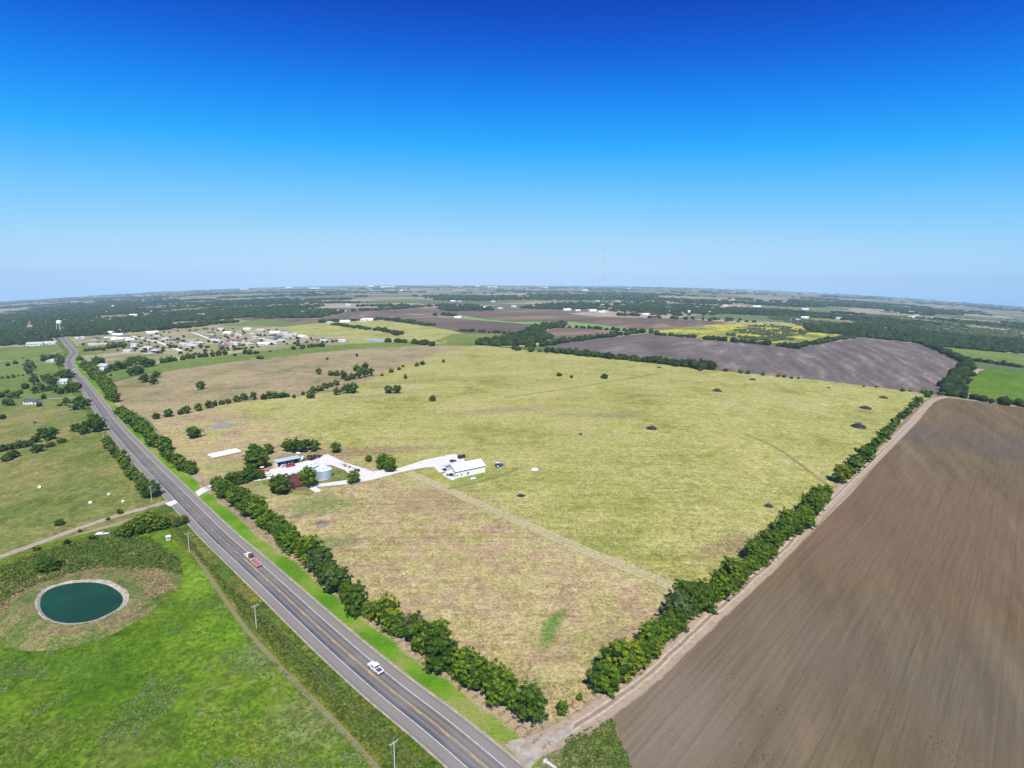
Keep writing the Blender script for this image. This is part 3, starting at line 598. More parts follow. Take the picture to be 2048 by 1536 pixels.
row([(1078, 1447), (1000, 1407), (920, 1357), (860, 1312), (790, 1268), (700, 1204), (610, 1117), (530, 1052), (440, 978)], 5.2, 10.0, 10.5, 'dense green tree in the hedge between the highway verge and the dry pasture', 'hedge trees along the highway')
row([(385, 952), (345, 922), (305, 886), (268, 852), (243, 828)], 7.5, 10, 11, 'green tree in the hedge north of the farm drive, beside the highway', 'hedge trees north of the farm drive')
row([(232, 806), (214, 782), (190, 754), (168, 735)], 11, 12, 14, 'tree in the far roadside hedge where the highway nears its bend', 'far roadside hedge trees')
row([(1190, 1383), (1235, 1358), (1265, 1334), (1300, 1308), (1350, 1262), (1400, 1222), (1455, 1178), (1510, 1130), (1545, 1093), (1600, 1048), (1630, 1015), (1655, 992)], 5.4, 9.5, 11, 'dense green tree in the hedge beside the dirt track of the plowed field', 'hedge trees along the dirt track')
G = 'hedge trees along the dirt track'; LB = 'dense green tree in the hedge beside the dirt track of the plowed field'
spots([(1681, 966, 38, 40), (1694, 955, 26, 26), (1706, 946, 36, 38), (1718, 934, 26, 26), (1729, 922, 32, 36), (1742, 905, 24, 26), (1754, 893, 20, 22), (1766, 884, 28, 30), (1777, 868, 20, 22), (1785, 858, 15, 18), (1791, 850, 16, 20), (1802, 838, 15, 18), (1810, 831, 12, 14), (1816, 827, 11, 14), (1824, 819, 16, 18), (1830, 813, 12, 14), (1836, 808, 16, 20), (1848, 786, 10, 14), (1855, 795, 12, 14), (1861, 788, 8, 10)], LB, G)
spots([(1125, 1428, 34, 26)], 'small bush on its own at the corner of the two hedges', None, name='bush', cat='bush')
spots([(1159, 1400, 16, 16)], 'low sprawling bush at the near end of the dirt track hedge', None, name='bush', cat='bush')
# left of the road
row([(298, 993), (275, 965), (252, 935), (232, 912), (213, 886)], 6.5, 7, 8, 'bushy tree in the hedge on the pasture side of the highway, under the power line', 'hedge trees under the power line')
spots([(300, 994, 36, 40)], 'largest dark tree at the end of the hedge by the track gate', None, kind='dark')
spots([(150, 864, 18, 18), (165, 868, 22, 22), (182, 866, 30, 30), (200, 864, 28, 28), (190, 850, 24, 26)], 'dark tree in the clump beside the highway at the corner of two pastures', 'trees in the roadside clump', kind='dark')
spots([(100, 880, 22, 26), (84, 876, 22, 24), (106, 869, 16, 18), (70, 886, 16, 18), (74, 905, 18, 24), (39, 897, 18, 22), (26, 916, 18, 26), (4, 903, 16, 24), (12, 922, 14, 22), (100, 894, 12, 18), (124, 886, 12, 16), (58, 893, 14, 18), (20, 900, 14, 18)], 'dark tree in the ragged line between the two left pastures', 'trees between the left pastures', kind='dark')
spots([(240, 1073, 22, 22), (258, 1074, 34, 28), (280, 1066, 38, 36), (300, 1062, 42, 38), (322, 1058, 32, 30), (338, 1052, 26, 24), (353, 1052, 22, 24), (368, 1047, 18, 20)], 'tree in the thicket south of the farm track by the paddock', 'thicket trees by the paddock')
spots([(119, 1051, 14, 17)], 'single small dark tree alone in the cattle pasture', None, kind='dark')
spots([(98, 1140, 30, 46)], 'wide dark round bush above the pond', None, name='bush', cat='bush', kind='dark')
spots([(185, 1080, 11, 13), (134, 1088, 11, 12), (73, 1101, 12, 14), (240, 1028, 12, 10), (160, 1064, 7, 8), (216, 1040, 7, 8)], 'small bush growing beside the farm track', 'bushes beside the farm track', name='bush', cat='bush')
spots([(133, 812, 18, 16), (147, 820, 20, 22), (160, 820, 18, 20), (172, 812, 16, 18), (158, 806, 14, 18)], 'tree in the round clump behind the leaning pole frame', 'trees behind the pole frame', kind='dark')
spots([(79, 813, 10, 9), (88, 798, 12, 10), (6, 838, 11, 12), (120, 812, 6, 10), (70, 846, 4, 6)], 'small tree in the pasture near the white long house', 'small trees near the long house')
spots([(12, 812, 16, 18), (22, 812, 16, 16), (32, 798, 16, 16), (20, 796, 12, 14), (3, 795, 12, 14), (40, 788, 10, 12), (14, 786, 8, 12)], 'dark tree in the clump west of the white long house', 'trees west of the long house', kind='dark')
spots([(95, 765, 18, 20), (108, 772, 18, 20), (122, 756, 16, 18), (135, 756, 18, 20), (143, 757, 14, 16), (110, 785, 18, 18), (122, 788, 14, 14), (136, 786, 18, 18), (150, 785, 22, 20), (156, 778, 14, 14), (72, 787, 16, 16), (86, 783, 16, 16), (98, 782, 14, 14)], 'dark tree of the grove around the green roofed house', 'grove around the green roofed house', kind='dark')
spots([(60, 752, 28, 16, 'pale'), (66, 742, 20, 14, 'pale'), (70, 770, 22, 18, 'pale'), (54, 738, 12, 10, 'pale')], 'tall greyish tree in the line crossing the left meadow', 'greyish trees in the left meadow')
spots([(51, 778, 13, 14), (16, 757, 7, 7), (27, 756, 8, 7), (5, 757, 5, 6), (37, 753, 4, 4), (46, 752, 4, 4)], 'small tree standing in the left meadow', 'small meadow trees')
spots([(118, 733, 18, 16), (117, 718, 12, 14), (124, 726, 14, 12)], 'tall tree beside the bend of the highway, by the pink house', 'trees by the pink house')
spots([(88, 722, 13, 14), (97, 721, 12, 12), (104, 716, 8, 8)], 'dark tree behind the pink house', 'trees behind the pink house', kind='dark')
spots([(15, 732, 8, 9), (31, 728, 8, 9), (55, 724, 6, 8), (45, 717, 3, 4)], 'small round tree along the far lane', 'trees along the far lane')
spots([(160, 721, 10, 13), (185, 736, 14, 15), (193, 730, 18, 14), (200, 738, 12, 12), (204, 728, 14, 12), (225, 743, 16, 16), (237, 740, 18, 18), (247, 738, 14, 14), (215, 745, 10, 12), (208, 748, 6, 10), (222, 752, 5, 6), (166, 735, 12, 16)], 'tree of the garden around the white two storey house', 'garden trees of the white house', kind='dark')
spots([(171, 703, 7, 8), (178, 702, 7, 8), (185, 702, 7, 8), (192, 701, 7, 8), (200, 700, 7, 9), (207, 699, 6, 8), (217, 698, 11, 11), (228, 696, 12, 11), (236, 695, 10, 10), (244, 694, 8, 9), (252, 691, 4, 5)], 'small round tree in the planted row before the long white building', 'trees in the planted row')
spots([(255, 733, 14, 14), (267, 730, 18, 18), (276, 727, 16, 16), (262, 752, 18, 18), (272, 750, 20, 22), (290, 765, 18, 22), (290, 735, 22, 24), (302, 733, 16, 18), (313, 755, 14, 16), (306, 756, 8, 10), (325, 726, 12, 12), (335, 725, 13, 12), (343, 723, 12, 12), (350, 722, 8, 10), (308, 769, 14, 16), (282, 747, 14, 16)], 'dark tree in the grove at the top of the grey pasture', 'grove above the grey pasture', kind='dark')
spots([(365, 720, 10, 11), (376, 718, 13, 12), (387, 717, 10, 10), (400, 715, 10, 11), (412, 714, 12, 12), (425, 713, 12, 10), (438, 711, 12, 12), (450, 710, 14, 11), (470, 712, 6, 8), (490, 708, 12, 10), (500, 709, 12, 12), (512, 708, 6, 12), (520, 718, 6, 14), (540, 704, 4, 6)], 'tree in the broken hedge below the village houses', 'trees in the hedge below the village')
spots([(402, 779, 17, 20)], 'single round dark tree alone in the grey pasture', None, kind='dark')
row([(330, 836), (360, 829), (392, 823), (430, 812), (470, 804), (512, 798)], 8.5, 7.5, 9, 'bushy tree in the hedge dividing the grey pasture from the dry one', 'hedge trees between the pastures')
spots([(312, 838, 14, 15), (528, 799, 13, 13), (540, 797, 16, 18), (552, 796, 14, 16), (565, 795, 12, 16), (575, 794, 8, 10)], 'bushy tree in the hedge dividing the grey pasture from the dry one', 'hedge trees between the pastures')
spots([(388, 876, 26, 30)], 'single round tree beside the dark puddle', None)
spots([(588, 796, 8, 8), (606, 790, 8, 9), (621, 797, 18, 19), (628, 786, 14, 18), (640, 782, 12, 16), (650, 777, 12, 16), (660, 774, 10, 14)], 'tree along the dry creek in the middle of the pasture', 'creek trees')
spots([(672, 771, 12, 14, 'rust')], 'yellowing bush at the end of the creek trees', None)
spots([(673, 790, 16, 15, 'pale')], 'thin grey green tree beside the broad creek tree', None)
spots([(694, 787, 20, 20), (705, 786, 22, 22)], 'broad tree of the touching pair by the creek', 'touching pair by the creek', kind='dark')
spots([(778, 787, 18, 18), (793, 787, 18, 18)], 'tree of the touching pair alone on the dry slope', 'touching pair on the dry slope', kind='dark')
spots([(866, 802, 13, 17)], 'single round tree farthest down the dry slope', None, kind='dark')
spots([(638, 749, 13, 14)], 'single round tree left of the heart shaped grove', None, kind='dark')
spots([(662, 751, 10, 13), (674, 752, 12, 12), (687, 758, 18, 15), (695, 761, 12, 14), (718, 757, 16, 16), (730, 755, 20, 16), (742, 752, 18, 14), (731, 738, 14, 12), (714, 742, 14, 14), (722, 746, 14, 16)], 'tree in the heart shaped grove on the grey pasture', 'heart shaped grove', kind='dark')
spots([(704, 759, 14, 14, 'rust')], 'rusty brown tree in the heart shaped grove', None)
spots([(764, 752, 6, 8, 'pale'), (783, 745, 9, 11), (798, 740, 7, 9, 'pale'), (811, 758, 11, 8), (834, 733, 9, 8), (845, 730, 9, 11), (887, 725, 7, 7), (655, 720, 6, 5), (714, 713, 7, 6), (806, 734, 5, 6, 'pale')], 'small scattered tree on the grey slope beyond the grove', 'scattered slope trees')
spots([(1118, 752, 7, 13), (1209, 757, 11, 15), (1143, 756, 7, 7, 'pale')], 'small bush standing in the upper dry pasture', 'bushes in the upper pasture', name='bush', cat='bush')
spots([(1451, 743, 6, 12), (1481, 746, 8, 11), (1495, 748, 8, 10), (1526, 751, 8, 9), (1556, 754, 6, 8), (1568, 755, 6, 7), (1583, 757, 5, 7), (1597, 758, 5, 6), (1727, 774, 4, 6), (1753, 775, 4, 5), (1805, 783, 8, 9), (1820, 783, 4, 6), (1400, 742, 6, 8)], 'small tree in the thin line between the dry pasture and the plowed field', 'small trees along the plowed field')
spots([(1062, 704, 12, 14, 'pale'), (1080, 704, 6, 10, 'pale')], 'bare greyish tree at the end of the plowed field row', 'greyish trees at the row end')
# farmyard trees
spots([(562, 987, 42, 44)], 'big round dark tree beside the brown roofed farmhouse', None, kind='dark')
spots([(618, 974, 44, 36)], 'broad tree between the farmhouse and the grain bins', None)
spots([(706, 966, 26, 27)], 'small tree on the drive between the two curving lanes', None)
spots([(537, 908, 24, 27)], 'round tree behind the wrapped hay rows', None)
spots([(578, 903, 26, 26), (592, 905, 30, 30), (610, 904, 28, 28), (626, 901, 24, 26)], 'dark tree in the row behind the machine shed', 'trees behind the machine shed', kind='dark')
spots([(672, 906, 24, 20)], 'single tree by the pole behind the grain auger', None)
spots([(737, 923, 14, 14)], 'smallest tree beside the drive', None)
spots([(766, 938, 32, 28), (781, 944, 32, 26)], 'tree of the pair where the lane leads to the white barn', 'pair of trees on the barn lane')
spots([(508, 912, 26, 30), (512, 938, 44, 46), (500, 962, 30, 34), (480, 968, 30, 34), (462, 972, 28, 30), (520, 958, 20, 22), (440, 962, 12, 10)], 'tree in the shady clump between the drive and the highway hedge', 'shady clump by the drive', kind='dark')

grow_trees()

# ------------------------------------------------------------------ woods too many to count
def ico(sub):
    bm = bmesh.new(); bmesh.ops.create_icosphere(bm, subdivisions=sub, radius=1); bm.verts.ensure_lookup_table()
    V = np.array([v.co[:] for v in bm.verts]); Fs = np.array([[v.index for v in f.verts] for f in bm.faces]); bm.free(); return V, Fs
IC = {1: ico(1), 2: ico(2)}
def inpoly(P, u, v):
    c = False; j = len(P) - 1
    for i in range(len(P)):
        if (P[i][1] > v) != (P[j][1] > v) and u < (P[j][0] - P[i][0]) * (v - P[i][1]) / (P[j][1] - P[i][1]) + P[i][0]: c = not c
        j = i
    return c
def vnoise(x, y, seed=0):
    def h(i, j): return math.modf(abs(math.sin(i * 127.1 + j * 311.7 + seed * 74.7) * 43758.5453))[0]
    i, j = math.floor(x), math.floor(y); fx, fy = x - i, y - j; fx, fy = fx * fx * (3 - 2 * fx), fy * fy * (3 - 2 * fy)
    return (h(i, j) * (1 - fx) + h(i + 1, j) * fx) * (1 - fy) + (h(i, j + 1) * (1 - fx) + h(i + 1, j + 1) * fx) * fy
def woods(name, pts, mat, sub, label, squash=.75):
    """pts: (x, y, width, height)"""
    V0, F0 = IC[sub]; n = len(pts)
    if not n: return
    A = np.array(pts); Z = np.array([tz(p[0], p[1]) for p in pts]); k = len(V0)
    jit = 1 + rng.uniform(-.32, .32, (n, k, 1)); V = V0[None] * jit
    V = V * np.stack([A[:, 2] / 2, A[:, 2] / 2, A[:, 3] / 2], 1)[:, None, :]; V[:, :, 2] = np.maximum(V[:, :, 2], -A[:, 3:4] * .42)
    V += np.stack([A[:, 0], A[:, 1], Z + A[:, 3] * .42], 1)[:, None, :]
    Fs = (F0[None] + (np.arange(n) * k)[:, None, None]).reshape(-1, 3)
    o = bpy.data.objects.new(name, np_mesh(name, V.reshape(-1, 3), Fs, mat, np.repeat(rng.uniform(0, 1, n) ** 1.3, len(F0)))); COL.objects.link(o); o['kind'] = 'stuff'; tag(o, label, 'woodland'); return o
def q_wood(name, a, b):
    q = NT(name); n = q.noise(q.pos(), .09, 3, .7); n2 = q.noise(q.pos(), .9, 3, .8); at = q.n('Attribute', attribute_name='tone'); c = q.mix(q.math('ADD', q.math('MULTIPLY', at.outputs['Fac'], .65), q.rng(n, .35, .65, 0, .35)), a, b)
    return q.out(q.mix(q.rng(n2, .3, .7, 0, .7), c, q.mix(1.0, c, (.45, .5, .5), 'MULTIPLY')), .8, .1, bump=n2, bs=1.0, bd=1.5)
q_wood('wood_leaf', (.008, .022, .006), (.060, .098, .016)); q_wood('wood_leaf_pale', (.06, .085, .03), (.12, .145, .055))
def fill(poly, n, wd, hh, dens=None, seed=1):
    us = [p[0] for p in poly]; vv = [p[1] for p in poly]; out = []; t = 0
    while len(out) < n and t < n * 12:
        t += 1; u, v = random.uniform(min(us), max(us)), random.uniform(min(vv), max(vv))
        if not inpoly(poly, u, v): continue
        x, y = px(u, v)
        if dens is not None and vnoise(x / dens[0], y / dens[0], seed) < dens[1]: continue
        s = random.uniform(.6, 1.4); out.append((x, y, wd * s, hh * random.uniform(.7, 1.25)))
    return out
def along(pts, step, wd, hh, jit=.4):
    out = []; Ln = line(pts, step)
    for p in Ln:
        s = random.uniform(.65, 1.3); out.append((p.x + random.gauss(0, wd * jit), p.y + random.gauss(0, wd * jit), wd * s, hh * random.uniform(.7, 1.2)))
    return out
woods('town_wood', fill([(0, 692), (-10, 640), (130, 630), (300, 624), (470, 632), (475, 645), (380, 656), (250, 666), (180, 672), (120, 677), (100, 686)], 2300, 15, 11, (160, .26), 3), 'wood_leaf', 2, 'dense green wood covering the town beyond the highway bend')
woods('far_town_wood', fill([(0, 642), (0, 626), (200, 606), (512, 598), (800, 608), (830, 616), (650, 626), (560, 631), (470, 634), (300, 626)], 3000, 22, 12, (300, .42), 5), 'wood_leaf', 1, 'broken blue green woods stretching behind the town')
woods('east_wood', fill([(1605, 652), (1720, 648), (1811, 651), (1850, 664), (2048, 684), (2100, 712), (1886, 695), (1843, 687), (1723, 674), (1620, 664)], 2000, 13, 10, (120, .16), 8), 'wood_leaf', 2, 'dense wood on the far side of the plowed field')
woods('east_scrub', fill([(1536, 636), (1660, 622), (2048, 640), (2048, 684), (1860, 664), (1720, 650), (1600, 652)], 1500, 14, 7, (260, .45), 9), 'wood_leaf_pale', 1, 'scattered pale scrub beyond the dense eastern wood')
woods('hamlet_wood', fill([(1219, 622), (1230, 606), (1300, 602), (1440, 608), (1450, 628), (1400, 632), (1300, 633), (1225, 632)], 620, 18, 12, (150, .3), 2) + fill([(1030, 617), (1110, 607), (1219, 606), (1219, 620), (1110, 619)], 300, 18, 12, (150, .3), 4), 'wood_leaf', 1, 'dark wood with houses behind the brown plowed field')
woods('creek_wood', fill([(1020, 678), (1064, 655), (1128, 646), (1132, 652), (1080, 664), (1105, 676), (1060, 692), (1000, 692), (950, 690), (960, 684)], 420, 12, 10, None) , 'wood_leaf', 2, 'winding belt of trees between the small plowed fields')
woods('flower_scrub', fill([(1480, 652), (1536, 650), (1620, 660), (1600, 680), (1540, 684), (1450, 672)], 330, 10, 5, (60, .35), 6), 'wood_leaf_pale', 1, 'pale scrub dotted over the yellow flower field')
TL = list(SMALL)
for pts, st, wd, hh in [([(1098, 704), (1180, 713), (1290, 724), (1370, 733)], 4.5, 11, 10), ([(1370, 733), (1416, 739)], 3.5, 12, 13), ([(1062, 695), (1100, 690), (1150, 682), (1232, 672), (1284, 666), (1306, 667)], 7, 12, 11), ([(1311, 670), (1391, 676)], 7, 12, 8), ([(1406, 679), (1459, 683), (1534, 690), (1590, 697)], 7, 12, 10), ([(1590, 696), (1640, 685), (1700, 676), (1723, 673)], 8, 13, 9),
                        ([(1723, 674), (1790, 681), (1843, 687)], 7, 13, 10), ([(1843, 688), (1880, 702), (1915, 718), (1932, 726)], 4.5, 11, 10), ([(1936, 728), (1915, 752), (1900, 770), (1888, 788)], 3.5, 11, 10), ([(1930, 720), (1990, 728), (2060, 738)], 6, 12, 9),
                        ([(1890, 791), (1926, 796), (1950, 799), (1985, 806)], 4.5, 9, 7), ([(672, 650), (740, 660)], 9, 14, 8), ([(747, 661), (775, 664), (805, 671)], 9, 14, 9), ([(752, 638), (800, 643), (857, 652)], 9, 16, 10), ([(640, 646), (690, 642), (750, 641)], 9, 14, 10), ([(780, 684), (810, 685), (830, 687), (868, 692)], 7, 12, 9),
                        ([(595, 698), (620, 695), (645, 692)], 9, 12, 8), ([(1131, 656), (1180, 657), (1209, 660), (1284, 664)], 9, 12, 9), ([(700, 623), (760, 620), (815, 617)], 12, 20, 12), ([(822, 615), (890, 613), (985, 621)], 10, 20, 12), ([(905, 620), (960, 622)], 12, 16, 9), ([(878, 631), (890, 631), (912, 633)], 8, 14, 12), ([(920, 662), (1000, 667), (1030, 670)], 10, 12, 8)]:
    TL += along(pts, st, wd, hh)
TL += fill([(1925, 745), (1945, 750), (1925, 790), (1890, 792)], 60, 10, 9) + [(*px(2011, 810), 13, 11), (*px(2003, 806), 10, 9), (*px(2036, 811), 11, 9), (*px(2046, 814), 9, 8), (*px(1062, 700), 9, 8), (*px(1036, 701), 12, 9), (*px(1028, 699), 12, 9)]
TL += fill([(1280, 633), (1480, 640), (1520, 646), (1300, 637)], 40, 12, 9)
woods('field_hedgerows', TL, 'wood_leaf', 2, 'long tree belts bordering the distant plowed fields')
woods('village_shrubs', fill([(160, 690), (300, 668), (430, 655), (560, 660), (600, 674), (690, 680), (640, 690), (480, 700), (380, 712), (280, 705), (200, 702)], 210, 7, 5, None), 'wood_leaf', 1, 'small shrubs scattered between the village houses')
far = []
t = 0
while len(far) < 9000 and t < 160000:
    t += 1; u = random.uniform(-20, 2068); v = 568 + (abs(u - 1010) / 1024) ** 3 * 36 + random.random() ** 1.25 * 66
    x, y = px(u, v); D = dist((x, y))
    if D > 19000 or D < 2100: continue
    if vnoise(x / 900 + y / 4000, y / 700, 21) * .6 + vnoise(x / 260, y / 260, 22) * .4 < .56: continue
    k = max(1.0, D / 3500); far.append((x, y, random.uniform(16, 34) * k, random.uniform(9, 13) * min(k, 1.5)))
woods('horizon_woods', far, 'wood_leaf', 1, 'far dark woods in bands towards the horizon')

# ------------------------------------------------------------------ object materials
for nm, c, r_, sp, mt in [('white_paint', (.80, .80, .80), .4, .4, 0), ('white_metal', (.78, .80, .82), .45, .4, 0), ('white_wall', (.72, .72, .72), .7, .3, 0), ('blue_roof', (.42, .58, .66), .45, .4, 0), ('galvanised', (.52, .62, .70), .38, .5, .55), ('bin_roof', (.70, .78, .82), .4, .5, .3),
                          ('glass', (.015, .018, .025), .1, .6, 0), ('rubber', (.02, .02, .022), .8, .2, 0), ('rim', (.45, .45, .47), .4, .5, .6), ('dark_trim', (.06, .065, .075), .6, .3, 0), ('red_roof', (.115, .040, .035), .8, .2, 0), ('brown_wall', (.20, .13, .10), .8, .2, 0), ('inside_shade', (.03, .028, .028), .9, .1, 0),  # near-black entry paints interior shade on openings and in the shed
                          ('red_paint', (.36, .018, .022), .35, .5, 0), ('blue_paint', (.03, .07, .26), .4, .5, 0), ('green_paint', (.05, .10, .045), .4, .5, 0), ('orange_paint', (.55, .20, .05), .5, .4, 0), ('pink_steel', (.42, .17, .18), .6, .3, 0), ('rust', (.14, .042, .022), .75, .3, 0), ('black_steel', (.022, .022, .026), .6, .3, 0), ('timber', (.30, .26, .21), .9, .1, 0),
                          ('pale_timber', (.52, .50, .46), .9, .1, 0), ('wrap', (.76, .79, .82), .35, .4, 0), ('hay', (.36, .24, .12), .95, .1, 0), ('tan_wall', (.60, .52, .44), .8, .2, 0), ('brick_wall', (.34, .19, .14), .85, .2, 0), ('pink_wall', (.62, .48, .46), .8, .2, 0), ('slate_roof', (.07, .085, .12), .8, .2, 0), ('grey_roof', (.42, .41, .41), .8, .2, 0), ('brown_roof', (.17, .11, .12), .8, .2, 0), ('white_roof', (.76, .77, .79), .5, .3, 0), ('green_roof', (.42, .52, .48), .5, .4, 0),
                          ('yellow_steel', (.62, .62, .42), .5, .4, 0), ('concrete', (.50, .48, .44), .9, .2, 0), ('mast_red', (.45, .05, .04), .6, .3, 0), ('cable', (.25, .25, .25), .5, .4, .3), ('chalk', (.74, .72, .68), .95, .1, 0), ('ash', (.20, .19, .19), .95, .1, 0), ('light_blue', (.35, .50, .62), .4, .4, 0)]:
    flat(nm, c, r_, sp, mt, .07, 2.0)
def mpp(p): return (p[1] * math.cos(PITCH) + H * math.sin(PITCH)) / F          # metres per photo pixel at a ground point

# ------------------------------------------------------------------ vehicles (built along +x, heading +x)
def wheels(o, xs, hw, r=.42, wd=.28):
    for x in xs:
        for sgn in (-1, 1):
            w_ = MB(); w_.tube((x, sgn * hw - wd / 2, r), (x, sgn * hw + wd / 2, r), r, 14).build('tyre', 'rubber', o)
            m_ = MB(); m_.tube((x, sgn * hw - wd / 2 - .01, r), (x, sgn * hw + wd / 2 + .01, r), r * .55, 10).build('rim', 'rim', o)
def pickup(label, p, rz, z, body='white_paint', group=None, s=1.0):
    o = thing('pickup_truck', label, 'pickup truck', (p[0], p[1], z), rz, group, (s, s, s))
    b = MB(); b.prof([(-3.05, .45), (3.0, .45), (3.08, .75), (3.0, 1.08), (1.75, 1.22), (-.75, 1.22), (-.75, .80), (-3.05, .80)], -1.0, 1.0); b.build('body', body, o)
    for sgn in (-1, 1): b = MB(); b.box(-1.9, sgn * .93, 1.0, 2.3, .14, .44).build('bed_side', body, o)
    b = MB(); b.box(-3.0, 0, .98, .12, 2.0, .46).build('tailgate', body, o)
    b = MB(); b.box(-1.9, 0, .83, 2.2, 1.7, .05).build('bed_liner', 'dark_trim', o)
    b = MB(); b.prof([(-.75, 1.2), (1.7, 1.2), (.95, 1.86), (.6, 1.92), (-.45, 1.92), (-.72, 1.85)], -.90, .90); b.build('cab', body, o)
    b = MB(); b.prof([(1.66, 1.26), (1.02, 1.83), (1.04, 1.85), (1.74, 1.27)], -.8, .8); b.build('windscreen', 'glass', o)
    b = MB(); b.prof([(-.77, 1.3), (-.75, 1.78), (-.79, 1.78), (-.81, 1.3)], -.75, .75); b.build('rear_window', 'glass', o)
    for sgn in (-1, 1):
        for x0, x1 in ((-.6, .3), (.38, 1.25)):
            b = MB(); b.prof([(x0, 1.28), (x1, 1.28), (min(x1, .85), 1.78), (x0 + .03, 1.78)], sgn * .89 - .03, sgn * .89 + .03); b.build('side_window', 'glass', o)
        b = MB(); b.box(2.98, sgn * .75, .88, .12, .34, .16).build('headlight', 'glass', o)
        b = MB(); b.box(1.25, sgn * 1.08, 1.3, .14, .22, .2).build('mirror', body, o)
    b = MB(); b.box(-3.12, 0, .55, .16, 1.9, .2).build('bumper', 'black_steel', o)
    wheels(o, (-1.95, 1.95), .9); return o
def car(label, p, rz, z, body, group=None):
    o = thing('car', label, 'car', (p[0], p[1], z), rz, group)
    b = MB(); b.prof([(-2.3, .4), (2.3, .4), (2.35, .75), (1.2, .95), (-1.9, 1.0), (-2.35, .85)], -.9, .9); b.build('body', body, o)
    b = MB(); b.prof([(-1.9, .98), (1.1, .94), (.3, 1.46), (-1.3, 1.48)], -.8, .8); b.build('cabin', 'glass', o)
    b = MB(); b.prof([(.28, 1.45), (.2, 1.52), (-1.2, 1.54), (-1.3, 1.46)], -.78, .78); b.build('roof', body, o)
    wheels(o, (-1.4, 1.4), .82, .34, .22); return o
def tractor(label, p, rz, z, paint, s=1.0, group=None):
    o = thing('tractor', label, 'tractor', (p[0], p[1], z), rz, group, (s, s, s))
    b = MB(); b.prof([(-.4, .8), (2.3, .8), (2.4, 1.1), (2.25, 1.6), (-.4, 1.75)], -.45, .45); b.build('bonnet', paint, o)
    b = MB(); b.prof([(-1.6, 1.3), (-.1, 1.3), (.0, 2.5), (-1.5, 2.55)], -.75, .75); b.build('cab', 'glass', o)
    b = MB(); b.box(-.8, 0, 2.62, 1.8, 1.7, .14, taper=.92).build('cab_roof', 'white_paint', o)
    for sgn in (-1, 1):
        b = MB(); b.prof([(-1.9, 1.2), (-.2, 1.2), (-.3, 1.65), (-1.0, 1.8), (-1.7, 1.6)], sgn * .95 - .3, sgn * .95 + .3); b.build('fender', paint, o)
    for x, r, wd in ((-1.1, .85, .5), (1.7, .55, .35)):
        for sgn in (-1, 1):
            MB().tube((x, sgn * 1.0 - wd / 2, r), (x, sgn * 1.0 + wd / 2, r), r, 16).build('tyre', 'rubber', o); MB().tube((x, sgn * 1.0 - wd / 2 - .02, r), (x, sgn * 1.0 + wd / 2 + .02, r), r * .5, 10).build('rim', 'white_paint', o)
    MB().tube((1.4, .2, 1.6), (1.4, .2, 2.4), .05, 6).build('exhaust_pipe', 'black_steel', o)
    return o
def on_road(u, v, lane, rev=False):
    i = min(max(min(range(len(ROAD)), key=lambda k: (ROAD[k] - Vector(px(u, v))).length), 1), len(ROAD) - 2); p = ROAD[i] + RN[i] * lane; a = heading(ROAD[i - 1], ROAD[i + 1])
    return p, a + (math.pi if rev else 0), tz(p.x, p.y) + .11 + 1.1e-4 * p.length + .02
p, a, z = on_road(750, 1338, 1.95); pickup('white pickup truck driving alone on the highway', p, a, z, s=1.08)
# truck with a rusty load, drawing a red trailer
p, a, z = on_road(497, 1117, 1.9)
o = thing('flatbed_truck', 'white flatbed truck with a rusty load pulling the red trailer', 'truck', (p.x, p.y, z), a, None, (1.1, 1.1, 1.1))
b = MB(); b.prof([(-3.3, .6), (3.0, .6), (3.1, 1.0), (2.95, 1.45), (1.6, 1.55), (-.4, 1.55), (-.4, 1.0), (-3.3, 1.0)], -1.1, 1.1); b.build('body', 'white_paint', o)
b = MB(); b.prof([(-.4, 1.5), (1.55, 1.5), (.9, 2.3), (-.35, 2.35)], -1.0, 1.0); b.build('cab', 'white_paint', o)
b = MB(); b.prof([(1.6, 1.55), (.96, 2.25), (1.0, 2.28), (1.7, 1.57)], -.9, .9); b.build('windscreen', 'glass', o)
for sgn in (-1, 1): b = MB(); b.box(.35, sgn * 1.0, 1.95, 1.1, .06, .45).build('side_window', 'glass', o)
b = MB(); b.box(-1.9, 0, 1.05, 2.9, 2.2, .12).build('flat_bed', 'timber', o)
wheels(o, (-2.0, 2.0), 1.0, .5, .35)
p2, a2, z2 = on_road(498.5, 1119.5, 1.9)
m = MB(); m.lathe([(0, -.95), (.8, -.95), (1.05, -.7), (1.1, 0), (1.05, .7), (.8, .95), (0, .95)], 14); o2 = m.build('rusty_drum', 'rust', None, tuple(Vector((p.x, p.y, z)) + Vector((math.cos(a), math.sin(a), 0)) * -2.1 + Vector((0, 0, 2.25))), a, True); o2.rotation_euler = (R(90), 0, a + R(90)); tag(o2, 'round rusty drum loaded on the white flatbed truck', 'drum')
tp = Vector((p.x, p.y, z)) + Vector((math.cos(a), math.sin(a), 0)) * -8.6
o = thing('trailer', 'long red flat trailer with pale side rails behind the white truck', 'trailer', tuple(tp), a)
MB().box(0, 0, .85, 7.6, 2.2, .16).build('deck', 'pink_steel', o)
for sgn in (-1, 1): MB().box(0, sgn * 1.2, 1.05, 7.6, .14, .22).build('side_rail', 'pale_timber', o)
for k in range(7): MB().box(-3.2 + k * 1.05, 0, .96, .12, 2.1, .06).build('deck_bar', 'rust', o)
MB().tube((3.8, 0, .8), (5.4, 0, .8), .09, 6).build('drawbar', 'black_steel', o); MB().box(-3.85, 0, .7, .14, 2.3, .3).build('rear_bumper', 'black_steel', o); wheels(o, (-1.6, -.6), 1.05, .38, .25)
p, a, z = on_road(145, 741, 1.9); pickup('white pickup truck just past the bend, loaded trailer behind', p, a, z, s=1.15)
